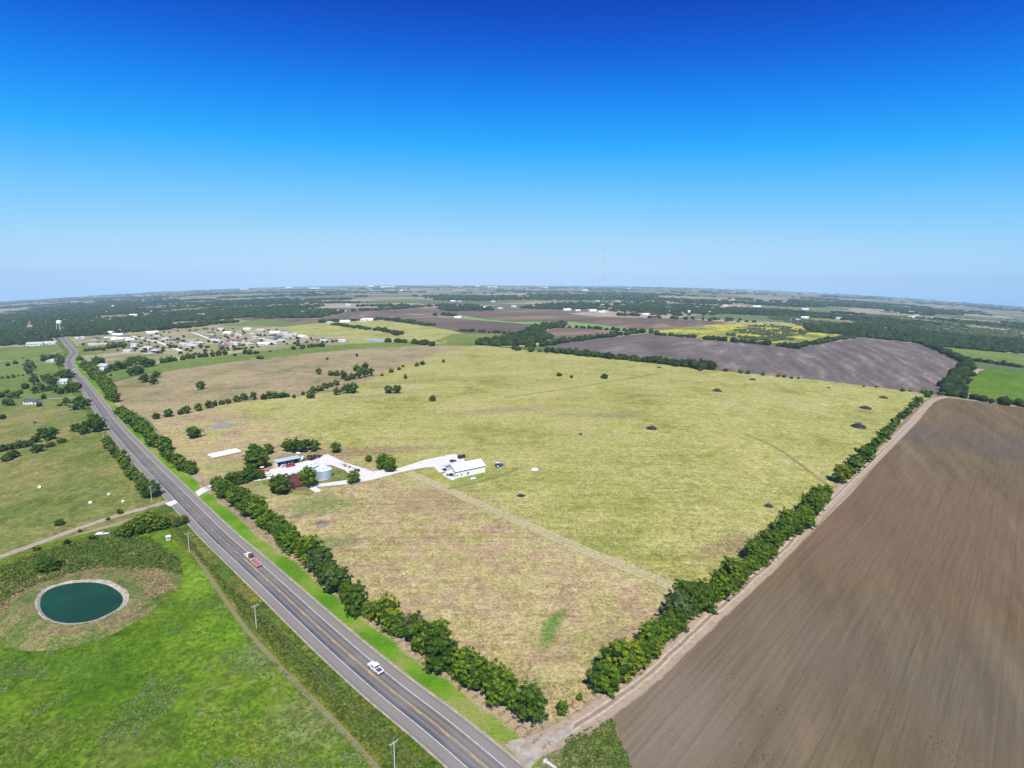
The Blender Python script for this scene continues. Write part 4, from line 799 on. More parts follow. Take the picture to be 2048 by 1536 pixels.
p, a, z = on_road(148, 746, 1.9)
o = thing('trailer', 'small trailer with an orange load near the highway bend', 'trailer', (p.x, p.y, z), a); MB().box(0, 0, .8, 6, 2.2, .2).build('deck', 'white_paint', o); MB().box(.3, 0, 1.5, 2.8, 1.7, 1.2, taper=.7).build('load', 'orange_paint', o); wheels(o, (-.5, .5), 1.0, .36, .24)
p, a, z = on_road(149, 706, 1.9); car('small red car in the highway bend', p, a, z, 'red_paint')
p, a, z = on_road(141, 716, -1.9, True); car('small blue car coming out of the highway bend', p, a, z, 'blue_paint')

# ------------------------------------------------------------------ white barn
A = Vector(px(911.7, 957)); B = Vector(px(970.3, 944.2)); ax = (B - A).normalized(); rz = math.atan2(ax.y, ax.x); L = (B - A).length; Wd, He, Hr = 12.5, 4.6, 7.6
o = thing('barn', 'long white metal barn with pale roof, porch and lean-to carport', 'barn', (A.x, A.y, tz(A.x, A.y)), rz)
def gable(b, x0, x1, y0, y1, he, hr):
    ym = (y0 + y1) / 2; pr = [(y0, -.3), (y1, -.3), (y1, he), (ym, hr), (y0, he)]
    v = [(x0, y, z) for y, z in pr] + [(x1, y, z) for y, z in pr]; n = 5
    return b.add(v, [tuple(range(n - 1, -1, -1)), tuple(range(n, 2 * n))] + [(i, (i + 1) % n, (i + 1) % n + n, i + n) for i in range(n)])
gable(MB(), 0, L, 0, Wd, He, Hr).build('wall', 'white_wall', o)
def slab(b, x0, x1, y0, z0, y1, z1, t=.12): return b.add([(x0, y0, z0), (x1, y0, z0), (x1, y1, z1), (x0, y1, z1), (x0, y0, z0 + t), (x1, y0, z0 + t), (x1, y1, z1 + t), (x0, y1, z1 + t)], [(3, 2, 1, 0), (4, 5, 6, 7), (0, 1, 5, 4), (1, 2, 6, 5), (2, 3, 7, 6), (3, 0, 4, 7)])
dz = (Hr - He) / (Wd / 2)
r1 = slab(MB(), -.4, L + .4, -.45, He - .45 * dz + .03, Wd / 2, Hr + .03).build('roof', 'white_metal', o)
r2 = slab(MB(), -.4, L + .4, Wd + .45, He - .45 * dz + .03, Wd / 2 + .002, Hr + .03).build('roof', 'white_metal', o)
for k in range(13):
    x = -.2 + k * (L + .2) / 12; slab(MB(), x, x + .06, -.45, He - .45 * dz + .15, Wd / 2, Hr + .15, .05).build('roof_seam', 'white_roof', r1)
MB().box(L / 2, -.5, He - .5 * dz + .05, L + .9, .14, .26).build('eave_trim', 'dark_trim', o)
slab(MB(), -.52, -.41, -.5, He - .5 * dz - .05, Wd / 2, Hr - .05, .26).build('gable_trim', 'dark_trim', o); slab(MB(), -.52, -.41, Wd + .5, He - .5 * dz - .05, Wd / 2 + .01, Hr - .05, .26).build('gable_trim', 'dark_trim', o)
for x in (1.0, 4.1, 8.6, 9.6):
    fr = MB().box(x, -.03, 1.9, .95, .10, 1.5).build('window', 'white_paint', o); MB().box(x, -.07, 1.9, .75, .08, 1.3).build('pane', 'glass', fr)
for y, z, h_ in ((1.4, 1.9, 1.6), (2.6, 1.9, 1.6), (Wd / 2 + .2, 5.4, 1.2), (8.6, 4.0, .5)):
    fr = MB().box(-.03, y, z, .10, .9, h_).build('window', 'white_paint', o); MB().box(-.07, y, z, .08, .7, h_ - .2).build('pane', 'glass', fr)
pr = slab(MB(), -3.6, -.02, 3.6, 2.9, 8.0, 3.0, .14).build('porch_roof', 'white_metal', o)
for y in (3.8, 7.8): MB().tube((-3.4, y, -.2), (-3.4, y, 2.95), .1, 6).build('porch_post', 'white_paint', o)
MB().box(-.06, 5.8, 1.35, .1, 3.6, 2.6).build('porch_shade_panel', 'inside_shade', o); MB().box(-1.8, 5.8, .02, 3.8, 4.8, .12).build('porch_floor', 'concrete', o)  # dark entrance panel, shade under the porch roof put into its colour
slab(MB(), -.4, L * .62, Wd + .02, He - .3, Wd + 7.4, 3.1, .12).build('carport_roof', 'blue_roof', o)
for x in (-.2, L * .3, L * .6): MB().box(x, Wd + 7.1, 1.4, .18, .18, 3.3).build('carport_post', 'white_paint', o)
MB().box(L * .3, Wd + .06, 1.9, 11, .1, 3.4).build('bay_shade_panel', 'inside_shade', o)  # near-black panel paints the shade of the open carport bay
o = tractor('blue tractor with white cab roof parked behind the white barn', px(998, 934), R(20), P3(998, 934).z + .05, 'blue_paint', 1.25)
p = P3(923, 917); o = thing('dump_trailer', 'black high sided dump trailer parked behind the barn', 'trailer', tuple(p + Vector((0, 0, .1))), R(35)); MB().box(0, 0, 1.6, 5.0, 2.4, 1.8, taper=1.06).build('box', 'black_steel', o); MB().box(0, 0, 2.52, 4.6, 2.0, .06).build('cover', 'dark_trim', o); MB().tube((2.5, 0, .7), (4.3, 0, .7), .1, 6).build('drawbar', 'black_steel', o); wheels(o, (-.6, .6), 1.15, .42, .28)
car('dark car parked under the edge of the barn carport', px(906, 924), R(30), P3(906, 924).z + .2, 'black_steel')
p = P3(946, 959); o = thing('boat_trailer', 'small white trailer on the grass in front of the barn', 'trailer', tuple(p + Vector((0, 0, .05))), R(25)); MB().box(0, 0, .75, 3.4, 1.5, .7, taper=.85).build('box', 'white_paint', o); MB().tube((1.7, 0, .5), (3.0, 0, .45), .07, 6).build('drawbar', 'black_steel', o); wheels(o, (0,), .8, .34, .2)
def mound(name, label, cat, u, v, wpx, hpx, mat, group=None):
    p = P3(u, v); k = mpp(p); rx, hh = wpx * k / 2, max(hpx * k * .7, .25); bm = bmesh.new(); bmesh.ops.create_icosphere(bm, subdivisions=3, radius=1)
    bmesh.ops.delete(bm, geom=[q for q in bm.verts if q.co.z < -.15], context='VERTS'); s0 = random.uniform(0, 99)
    for q in bm.verts:
        f_ = .75 + .5 * vnoise(q.co.x * 2.2 + s0, q.co.y * 2.2, 3); q.co = Vector((q.co.x * rx * f_, q.co.y * rx * .8 * f_, max(q.co.z, -.1) * hh * (.7 + .6 * vnoise(q.co.x * 3 + s0, q.co.y * 3, 5))))
    me = bpy.data.meshes.new(name); bm.to_mesh(me); bm.free(); me.materials.append(MATS[mat]); o = bpy.data.objects.new(name, me); COL.objects.link(o); o.location = p + Vector((0, 0, .05)); return tag(o, label, cat, group)
mound('gravel_pile', 'small white pile of gravel in the pasture beyond the barn', 'pile', 1069, 940, 15, 6, 'chalk')
mound('ash_pile', 'grey spread of ash and rubble near the farm lawn', 'pile', 644, 1052, 20, 7, 'ash')
def brush(u, v, wpx, hpx, label, group):
    p = P3(u, v); k = mpp(p); w_, h_ = wpx * k, max(hpx * k * .8, .8); o = thing('brush_pile', label, 'brush pile', tuple(p), random.uniform(0, 3), group); b = MB()
    for i in range(150):
        a = random.uniform(0, 6.28); r = w_ * .45 * math.sqrt(random.random()); z = h_ * max(0, 1 - (2 * r / w_) ** 1.4) * random.uniform(.2, 1.05); c = Vector((r * math.cos(a), r * .7 * math.sin(a), z)); d = Vector((random.gauss(0, 1), random.gauss(0, 1), random.gauss(0, .35))).normalized() * random.uniform(.12, .3) * w_; b.tube(c - d * .5, c + d * .5, random.uniform(.05, .14), 4)
    b.build('branches', 'dead_wood', o); m_ = MB(); m_.lathe([(w_ * .46, -.1), (w_ * .36, h_ * .30), (w_ * .18, h_ * .6), (0, h_ * .78)], 12); m_.build('heap', 'black_steel', o)
for t in [(1303, 858, 24, 10), (1716, 854, 34, 12), (1730, 817, 26, 8), (1766, 796, 18, 6), (1434, 782, 22, 7), (1505, 760, 15, 5), (1657, 776, 9, 3), (1318, 736, 11, 3)]: brush(*t, 'dark heap of cut brush lying in the upper dry pasture', 'brush piles in the upper pasture')
brush(1537, 1013, 18, 8, 'small brush heap in the pasture beside the dirt track hedge', None); brush(1042, 992, 18, 6, 'flat scatter of brush below the white barn', None); brush(1161, 869, 10, 4, 'tiny brush heap alone in the middle of the dry pasture', None)

# ------------------------------------------------------------------ farmyard
A = Vector(px(555.3, 936)); B = Vector(px(602, 925.2)); ax = (B - A).normalized(); rz = math.atan2(ax.y, ax.x); L = (B - A).length
o = thing('machine_shed', 'open fronted machine shed with pale blue metal roof', 'shed', (A.x, A.y, tz(A.x, A.y)), rz); Wd = 7.5
MB().box(L / 2, Wd, 1.7, L, .15, 3.9).build('back_wall', 'white_wall', o); MB().box(.0, Wd / 2, 1.7, .15, Wd - .16, 3.9).build('side_wall', 'white_metal', o); MB().box(L, Wd / 2, 1.7, .15, Wd - .16, 3.9).build('side_wall', 'white_metal', o)
slab(MB(), -.4, L + .4, -.6, 4.0, Wd + .3, 3.7, .15).build('roof', 'blue_roof', o); MB().box(L / 2, -.66, 3.98, L + .8, .1, .3).build('fascia', 'dark_trim', o)
for k in range(4): MB().box(.5 + k * (L - 1) / 3, .1, 1.7, .2, .2, 4.4).build('post', 'timber', o)
MB().box(L / 2, Wd - .15, 1.7, L - .3, .08, 3.6).build('shade_lining', 'inside_shade', o); MB().box(L / 2, Wd / 2, .03, L - .2, Wd - .3, .06).build('shade_floor', 'inside_shade', o)  # shed's inner shade painted as a near-black sheet and floor
def lp(x, y): c, s = math.cos(rz), math.sin(rz); return (A.x + x * c - y * s, A.y + x * s + y * c)
zz = tz(A.x, A.y) + .1
tractor('blue tractor standing in the open machine shed', lp(L * .35, 1.5), rz - R(80), zz, 'blue_paint', 1.0); pickup('white pickup truck nosed into the machine shed', lp(L * .55, 2.2), rz - R(90), zz)
pickup('red pickup truck in front of the machine shed', px(581, 934), R(35), P3(581, 934).z + .45, 'red_paint'); car('small pale car at the corner of the machine shed', px(567, 934), R(70), P3(567, 934).z + .45, 'white_paint')
p = P3(605, 921); o = thing('tank_trailer', 'white tank trailer standing at the end of the machine shed', 'trailer', tuple(p + Vector((0, 0, .4))), R(100)); m = MB(); m.tube((-2, 0, 1.6), (2, 0, 1.6), .85, 12); m.build('tank', 'white_paint', o, smooth=False); MB().box(0, 0, .7, 4.6, 1.3, .16).build('frame', 'black_steel', o); wheels(o, (-.5, .5), .8, .4, .25)
def harrow(u, v, rz_, s, label):
    p = P3(u, v); o = thing('disc_harrow', label, 'farm implement', tuple(p + Vector((0, 0, .4))), rz_, 'implements beside the machine shed', (s, s, s))
    for y in (-1.2, 0, 1.2): MB().box(0, y, .95, 5.2, .16, .18).build('frame_bar', 'black_steel', o)
    for x in (-2.4, 0, 2.4): MB().box(x, 0, 1.08, .16, 2.7, .16).build('cross_bar', 'black_steel', o)
    for gy in (-1.2, 1.2):
        b = MB()
        for k in range(11): b.tube((-2.5 + k * .5, gy, .5), (-2.42 + k * .5, gy, .5), .48, 10)
        b.build('disc_gang', 'black_steel', o)
    MB().box(.2, 0, 1.45, 1.0, .8, .6).build('hitch_box', 'dark_trim', o); MB().tube((0, 1.3, .95), (0, 3.2, .9), .1, 6).build('drawbar', 'rust', o)
for u, v, a_, s in ((615, 921, 20, 1.0), (624, 920, 60, .95), (633, 917, 10, 1.0), (639, 914, 80, .8), (619, 915, 100, .9), (629, 914, 35, .9)): harrow(u, v, R(a_), s, 'black disc harrow parked in the row beside the machine shed')
def grain_bin(u, v, r, he, label):
    p = P3(u, v); o = thing('grain_bin', label, 'grain bin', tuple(p + Vector((0, 0, .2))), 0); pr = []
    n = 14
    for k in range(n * 2 + 1): pr.append((r - (.05 if k % 2 else 0), -.2 + (he + .2) * k / (2 * n)))
    MB().lathe(pr, 40).build('wall', 'galvanised', o, smooth=False)
    rf = MB(); rf.lathe([(r + .25, he - .1), (r + .22, he), (.7, he + (r - .7) * .48), (.7, he + (r - .7) * .48 + .05)], 40); rf = rf.build('roof', 'bin_roof', o)
    for k in range(20):
        a = k * math.pi / 10; MB().tube((r * math.cos(a), r * math.sin(a), he + .1), (.8 * math.cos(a), .8 * math.sin(a), he + (r - .8) * .48 + .06), .05, 4).build('roof_rib', 'bin_roof', rf)
    MB().lathe([(.7, he + (r - .7) * .48 - .1), (.7, he + (r - .7) * .48 + .35), (.3, he + (r - .7) * .48 + .5), (0, he + (r - .7) * .48 + .5)], 14).build('cap', 'white_metal', o)
    for a, rr in ((-1.2, .62), (-.25, .66)): MB().box(rr * r * math.cos(a), rr * r * math.sin(a), he + (r - rr * r) * .48 + .25, .55, .55, .5).build('vent', 'dark_trim', o)
    MB().box(r * math.cos(-2.2), r * math.sin(-2.2), 1.1, .15, 1.1, 1.8, -2.2).build('door', 'white_metal', o)
    b = MB()
    for sgn in (-.22, .22): b.tube((sgn, -r - .12, 0), (sgn, -r - .12, he + .2), .04, 4)
    for k in range(14): b.tube((-.22, -r - .12, .3 + k * .42), (.22, -r - .12, .3 + k * .42), .03, 4)
    b.build('ladder', 'galvanised', o); MB().lathe([(r + .3, -.3), (r + .3, .12), (0, .12)], 32).build('slab', 'concrete', o)
grain_bin(647, 956, 5.4, 6.0, 'round steel grain bin standing nearer the brown roofed farmhouse lawn'); grain_bin(622.5, 947, 5.0, 5.6, 'round steel grain bin half hidden behind its twin')
o = thing('farmhouse', 'low farmhouse with a dark red brown roof between two big trees', 'house', tuple(P3(594, 971)), R(-58)); Lh, Wh = 17, 12
MB().box(0, 0, 1.3, Lh, Wh, 3.0).build('wall', 'brown_wall', o)
def hip(b, L, W, z0, rise, over=.7, inset=None):
    L, W = L / 2 + over, W / 2 + over; i = W if inset is None else inset; return b.add([(-L, -W, z0), (L, -W, z0), (L, W, z0), (-L, W, z0), (-L + i, 0, z0 + rise), (L - i, 0, z0 + rise)], [(0, 1, 5, 4), (1, 2, 5), (2, 3, 4, 5), (3, 0, 4), (3, 2, 1, 0)])
rf = hip(MB(), Lh, Wh, 2.8, 2.6, .8, .3).build('roof', 'red_roof', o); MB().box(-2, 1.5, 5.0, .8, .8, 1.6).build('chimney', 'brick_wall', rf)
for x in (-5, -1.5, 5):
    fr = MB().box(x, -Wh / 2 - .03, 1.5, 1.4, .1, 1.2).build('window', 'white_paint', o); MB().box(x, -Wh / 2 - .07, 1.5, 1.2, .08, 1.0).build('pane', 'glass', fr)
for y in (-2.5, 2.5):
    fr = MB().box(Lh / 2 + .03, y, 1.5, .1, 1.4, 1.2).build('window', 'white_paint', o); MB().box(Lh / 2 + .07, y, 1.5, .08, 1.2, 1.0).build('pane', 'glass', fr)
MB().box(2, -Wh / 2 - .05, 1.05, 1.0, .1, 2.1).build('door', 'white_paint', o)
p = P3(590, 955); o = thing('garden_shed', 'small pale blue shed beside the farmhouse roof', 'shed', tuple(p + Vector((0, 0, .3))), R(-20)); MB().box(0, 0, 1.2, 4, 3, 2.6).build('wall', 'white_wall', o); gable(MB(), -2.2, 2.2, -1.7, 1.7, 2.52, 3.4).build('roof', 'light_blue', o); MB().box(0, -1.53, 1.0, 1, .08, 2).build('door', 'timber', o)
# auger
a0, a1 = P3(716, 941) + Vector((0, 0, .8)), P3(679, 921, 3.2); o = thing('grain_auger', 'long slanted grain auger lying beside the drive', 'auger', tuple(P3(700, 931))); org = o.location
MB().tube(a0 - org, a1 - org, .28, 8).build('tube', 'pale_timber', o); mid = a0.lerp(a1, .45)
for sgn in (-1, 1):
    q_ = Vector((mid.x, mid.y + sgn * 1.1, tz(mid.x, mid.y) + .9)); MB().tube(mid - org, q_ - org, .09, 5).build('leg', 'rust', o); MB().tube(q_ - org - Vector((0, .12, 0)), q_ - org + Vector((0, .12, 0)), .42, 12).build('wheel', 'rubber', o)
m_ = MB(); m_.box(0, 0, 0, 1.4, 1.2, .8, taper=1.4); m_.build('hopper', 'orange_paint', o, tuple(a0 - org + Vector((0, 0, -.2))))
MB().box(*(a0.lerp(a1, .7) - org + Vector((0, -.8, -.9))), 3.2, .9, .8, R(140)).build('engine_box', 'orange_paint', o)
tractor('small dark tractor at the low end of the grain auger', px(714, 944), R(150), P3(714, 944).z + .3, 'black_steel', .9); tractor('orange tractor under the shady clump by the drive', px(528, 944), R(10), P3(528, 944).z + .2, 'orange_paint', 1.3)
pickup('white pickup truck parked by the lawn near the clump', px(536, 954), R(10), P3(536, 954).z + .45); car('dark green car parked beside the white pickup truck', px(525.5, 956.5), R(25), P3(525.5, 956.5).z + .45, 'green_paint')
p = P3(597, 909); o = thing('propane_tank', 'white propane tank under the trees behind the shed', 'tank', tuple(p), R(10)); m = MB(); m.lathe([(0, -1.6), (.45, -1.45), (.6, -1.1), (.6, 1.1), (.45, 1.45), (0, 1.6)], 14, Matrix.Translation((0, 0, 1.1)) @ Matrix.Rotation(R(90), 4, 'Y')); m.build('tank', 'white_paint', o, smooth=True)
for x in (-.9, .9): MB().box(x, 0, .3, .2, .9, .6).build('foot', 'concrete', o)
# wrapped hay rows
f0, f1 = Vector(px(430, 918)), Vector(px(482.5, 906.5)); bk = Vector(px(416, 911)) - Vector(px(430, 918)); LB_ = bk.length * .92
for k in range(11):
    c = f0.lerp(f1, k / 10); o = thing('wrapped_bale_row', 'white plastic wrapped row of round bales lying beside its neighbours', 'hay bales', (c.x, c.y, tz(c.x, c.y)), math.atan2(bk.y, bk.x) + random.uniform(-.02, .02), 'wrapped bale rows by the farm'); r = .88; pr = [(r * .6, .0)]
    x = .12
    while x < LB_ - 1.4: pr += [(r * .97, x), (r * 1.02, x + .6), (r * .97, x + 1.3)]; x += 1.42
    pr += [(r * .7, x + .1), (0, x + .15)]
    MB().lathe(pr, 12, Matrix.Translation((0, 0, r * .95)) @ Matrix.Rotation(R(90), 4, 'Y')).build('wrap', 'wrap', o); MB().lathe([(r * .93, .06), (r * .9, -.12), (0, -.14)], 12, Matrix.Translation((0, 0, r * .95)) @ Matrix.Rotation(R(90), 4, 'Y')).build('hay_face', 'hay', o)
# loose bales in the cattle pasture
for u, v, a_ in ((80, 977, 20), (181, 1008, 40), (218, 992, -60), (247, 1006, -40)):
    p = P3(u, v); o = thing('hay_bale', 'white wrapped round bale lying in the cattle pasture', 'hay bale', tuple(p), R(a_), 'loose bales in the cattle pasture'); MB().lathe([(0, -.85), (.7, -.85), (.9, -.7), (.93, 0), (.9, .7), (.7, .85), (0, .85)], 16, Matrix.Translation((0, 0, .88)) @ Matrix.Rotation(R(90), 4, 'Y')).build('wrap', 'wrap', o); MB().lathe([(.68, .86), (0, .88)], 14, Matrix.Translation((0, 0, .88)) @ Matrix.Rotation(R(90), 4, 'Y')).build('hay_face', 'hay', o)
p = P3(337, 1080); o = thing('deer_blind', 'small white roofed box hut in the green paddock corner', 'hut', tuple(p), R(35)); MB().box(0, 0, 1.0, 1.9, 1.9, 2.0).build('wall', 'pale_timber', o); MB().box(0, 0, 2.08, 2.3, 2.3, .16).build('roof', 'white_paint', o); MB().box(0, -.97, 1.2, .8, .05, .5).build('opening', 'inside_shade', o)
p = P3(205, 1070); o = thing('flatbed_trailer', 'old white flat trailer left in the weeds by the track', 'trailer', tuple(p), R(12)); MB().box(0, 0, .8, 6.5, 2.2, .2).build('deck', 'pale_timber', o); MB().box(-1.2, .2, 1.15, 2.6, 1.4, .5).build('load', 'white_paint', o); MB().tube((3.2, 0, .7), (4.8, 0, .5), .09, 6).build('drawbar', 'black_steel', o); wheels(o, (-1.2, -.3), 1.0, .38, .24)
p = P3(303, 1018); o = thing('stock_gate', 'green metal stock gate beside the farm track entrance', 'gate', tuple(p), R(15))
for k in range(5): MB().tube((-2.2, 0, .3 + .28 * k), (2.2, 0, .3 + .28 * k), .05, 5).build('rail', 'green_paint', o)
for x in (-2.2, 0, 2.2): MB().tube((x, 0, 0), (x, 0, 1.55), .06, 6).build('upright', 'green_paint', o)
c0, c1 = P3(1088, 1521, .3), P3(1112, 1537, .3); o = thing('culvert', 'pale concrete culvert pipe lying in the green corner by the road', 'culvert', tuple(c0)); MB().tube((0, 0, .1), c1 - c0 + Vector((0, 0, .1)), .42, 12, cap=False).build('pipe', 'concrete', o); MB().box(*((c1 - c0) * .1), .5, 1.5, .5, math.atan2((c1 - c0).y, (c1 - c0).x)).build('headwall', 'concrete', o)

# ------------------------------------------------------------------ poles, wires, towers
def tpole(u, v, h, label, mat='pale_timber', rz_=0, arm=2.6):
    p = P3(u, v); o = thing('power_pole', label, 'power pole', tuple(p), rz_); MB().tube((0, 0, -.3), (0, 0, h), .17, 8, .12).build('pole', mat, o); MB().box(0, 0, h - .35, .14, arm, .16).build('crossarm', mat, o)
    for y in (-arm / 2 + .15, 0, arm / 2 - .15): MB().tube((0, y, h - .27), (0, y, h - .02), .06, 6).build('insulator', 'chalk', o)
    for sgn in (-1, 1): MB().tube((0, 0, h - 1.1), (0, sgn * arm * .28, h - .4), .03, 4).build('brace', 'dark_trim', o)
    return [o.location + Matrix.Rotation(rz_, 3, 'Z') @ Vector((0, y, h)) for y in (-arm / 2 + .15, 0, arm / 2 - .15)]
pole_spots = [(905, 1668), (790, 1548), (513, 1258), (379, 1103), (304, 1003), (266, 951), (243, 922), (208, 884)]
names = [None, 'grey timber pole with crossarm rising from the weeds near the drive end', 'pale timber pole with crossarm between the weeds and the paddock', 'timber pole with crossarm near the white roofed box hut', 'power pole standing behind the largest hedge tree by the track gate', 'power pole half hidden in the middle of the pasture side hedge', 'power pole at the thin part of the pasture side hedge', 'power pole beside the dark roadside clump']
tops = []
for (u, v), nm in zip(pole_spots, names):
    i = min(range(len(ROAD)), key=lambda k: (ROAD[k] - Vector(px(u, v))).length); a = heading(ROAD[max(i - 1, 0)], ROAD[min(i + 1, len(ROAD) - 1)])
    if nm: tops.append(tpole(u, v, 9.6, nm, rz_=a))
    else:
        p = P3(u, v); tops.append([p + Matrix.Rotation(a, 3, 'Z') @ Vector((0, y, 9.6)) for y in (-1.15, 0, 1.15)])
for j, nm in enumerate(('power cable on the paddock side of the roadside poles', 'middle power cable of the roadside poles', 'power cable on the highway side of the roadside poles')):
    b = MB()
    for t_, t2 in zip(tops, tops[1:]):
        q0, q1 = t_[2 - j], t2[2 - j]; prev = q0
        for k in range(1, 13):
            s = k / 12; c = q0.lerp(q1, s); c.z -= 4 * s * (1 - s) * 1.1; b.tube(prev, c, .022, 4, cap=False); prev = c
    tag(b.build('power_cable', 'cable'), nm, 'cable')
tpole(164, 962, 8.5, 'bare dark pole standing alone in the cattle pasture', 'timber', arm=.5); tpole(221, 1084, 9, 'dark pole beside the old trailer and the thicket', 'timber', arm=.6); tpole(682, 902, 8, 'thin dark pole beside the tree behind the auger', 'timber', arm=.6)
def hframe(u, v, hpx, label, mat='timber', rz_=0, gap=4.2):
    p = P3(u, v); h = hpx * mpp(p) / .97; o = thing('pole_frame', label, 'power pole', tuple(p), rz_)
    for sgn in (-1, 1): MB().tube((sgn * gap / 2, 0, -.3), (sgn * gap / 2, 0, h), .2, 7, .14).build('pole', mat, o)
    MB().box(0, 0, h - 1.4, gap * 2.0, .24, .3).build('crossarm', 'pale_timber', o); MB().tube((-gap / 2, 0, h * .62), (gap / 2, 0, h * .8), .08, 5).build('brace', mat, o); MB().tube((gap / 2, 0, h * .62), (-gap / 2, 0, h * .8), .08, 5).build('brace', mat, o)
    for x in (-gap * .9, 0, gap * .9): MB().tube((x, 0, h - 2.6), (x, 0, h - 1.5), .08, 5).build('insulator', 'chalk', o)
    return p + Vector((0, 0, h - 2.6))
hframe(143.5, 837, 31, 'tall two pole power frame in the pasture left of the highway', rz_=R(-10)); hframe(331, 789, 32, 'two pole power frame in the grey pasture', rz_=R(-10)); hframe(510, 742, 26, 'slim two pole power frame at the pale edge of the grey pasture', rz_=R(-10)); hframe(742, 691, 20, 'two pole power frame beside the small blue stock pond', rz_=R(-10))
# radio mast
p = P3(1206.6, 618); o = thing('radio_mast', 'very tall slim guyed radio mast on the plain', 'mast', tuple(p)); k = mpp(p); Hm = 140 * k
for i in range(10): MB().tube((0, 0, Hm * i / 10), (0, 0, Hm * (i + 1) / 10), .45, 6).build('mast_section', 'white_paint' if i % 2 else 'mast_red', o)
MB().tube((0, 0, Hm), (0, 0, Hm + 6), 1.2, 6, .4).build('beacon', 'white_paint', o)
for a in (90, 210, 330):
    for hh, rr in ((.55, .28), (.98, .42)): MB().tube((0, 0, Hm * hh), (Hm * rr * math.cos(R(a)), Hm * rr * math.sin(R(a)), tz(p.x, p.y + 1) - p.z), .10, 4).build('guy_wire', 'cable', o)
# water towers
def water_tower(u, v, hpx, label):
    p = P3(u, v); h = hpx * mpp(p); o = thing('water_tower', label, 'water tower', tuple(p)); r = h * .19; zt = h * .68
    MB().lathe([(0, zt - .06 * h), (r * .6, zt - .03 * h), (r, zt + .05 * h), (r, zt + .2 * h), (r * .7, zt + .28 * h), (0, h)], 20).build('tank', 'white_paint', o, smooth=True)
    for a in range(4): an = R(45 + a * 90); MB().tube((r * 1.25 * math.cos(an), r * 1.25 * math.sin(an), -1), (r * .9 * math.cos(an), r * .9 * math.sin(an), zt + .05 * h), .75, 6).build('leg', 'yellow_steel', o)
    MB().tube((0, 0, -1), (0, 0, zt), .9, 8).build('riser_pipe', 'yellow_steel', o); MB().lathe([(r, zt + .04 * h), (r * 1.12, zt + .04 * h), (r * 1.12, zt + .055 * h), (r, zt + .055 * h)], 20).build('catwalk', 'yellow_steel', o)
water_tower(120.5, 664, 24, 'white water tower on pale yellow legs above the town trees'); water_tower(803, 588, 9, 'tiny white water tower far off near the horizon')
p = P3(61, 660); o = thing('brick_tower', 'red brick building with a pointed tower in the town', 'building', tuple(p + Vector((0, 0, 0))), R(20)); k = mpp(p)
MB().box(0, 0, 4 * k, 9 * k, 7 * k, 8 * k + 2).build('wall', 'brick_wall', o); hip(MB(), 9 * k, 7 * k, 8 * k + .9, 2 * k, .5).build('roof', 'grey_roof', o); MB().box(0, -k, 7 * k, 3 * k, 3 * k, 14 * k).build('tower', 'brick_wall', o); MB().lathe([(2.2 * k, 14 * k), (0, 19 * k)], 4).build('spire', 'brick_wall', o)
for x in (-3, -1.9, 1.9, 3): MB().box(x * k, -3.5 * k - .05, 5 * k, .7 * k, .2, 1.6 * k).build('window', 'glass', o)

# ------------------------------------------------------------------ houses
def house_proto(wall, roof, L, W, two=False, kind='hip', garage=True):
    """parts only, returned as list of (name, mesh, parent index)"""
    he = 5.6 if two else 3.0; P_ = []
    P_.append(('wall', MB().box(0, 0, he / 2 - .3, L, W, he + .6).mesh('wall', wall), None))
    b = hip(MB(), L, W, he - .05, W * .27, .6) if kind == 'hip' else gable(MB(), -L / 2 - .5, L / 2 + .5, -W / 2 - .5, W / 2 + .5, he, he + W * .3)
    if kind != 'hip': b = MB(); slab(b, -L / 2 - .5, L / 2 + .5, -W / 2 - .5, he - .15, 0, he + W * .28, .15); slab(b, -L / 2 - .5, L / 2 + .5, W / 2 + .5, he - .15, .002, he + W * .28, .15)
    P_.append(('roof', b.mesh('roof', roof), None)); P_.append(('chimney', MB().box(L * .2, W * .12, he + W * .27, .9, .9, 1.6).mesh('chimney', 'brick_wall'), 1))
    if kind != 'hip': P_.append(('gable_end', (lambda m_: m_.add([(x, y, z) for x in (-L / 2, L / 2) for y, z in ((-W / 2, he - .1), (W / 2, he - .1), (0, he + W * .27))], [(0, 2, 1), (3, 4, 5)]))(MB()).mesh('gable_end', wall), None))
    for x in (-.36, -.16, .34):
        for z in ((1.5, 4.2) if two else (1.5,)):
            P_.append(('window', MB().box(x * L, -W / 2 - .04, z, 1.7, .12, 1.4).mesh('window', 'glass'), None))
    for y in (-.25, .25): P_.append(('window', MB().box(-L / 2 - .04, y * W, 1.5, .12, 1.5, 1.3).mesh('window', 'glass'), None)); P_.append(('window', MB().box(L / 2 + .04, y * W, 1.5, .12, 1.5, 1.3).mesh('window', 'glass'), None))
    P_.append(('door', MB().box(.04 * L, -W / 2 - .05, 1.05, 1.1, .12, 2.1).mesh('door', 'brown_wall'), None))
    if garage: P_.append(('garage_door', MB().box(.22 * L, -W / 2 - .05, 1.2, 3.6 if L > 14 else 2, .1, 2.3).mesh('garage_door', 'white_paint'), None))
    P_.append(('porch', MB().box(.04 * L, -W / 2 - .9, .05, 3.2, 1.8, .2).mesh('porch', 'concrete'), None))
    return P_
PR = {}
def house(proto, u, v, label, group=None, sc_=1.0, rz_=None):
    p = P3(u, v); o = thing('house', label, 'house', tuple(p), R(random.uniform(-40, 40)) if rz_ is None else R(rz_), group, (sc_, sc_, sc_)); kids = []
    for nm, me, par in PR[proto]:
        c = bpy.data.objects.new(nm, me); COL.objects.link(c); c.parent = kids[par] if par is not None else o; kids.append(c)
    return o
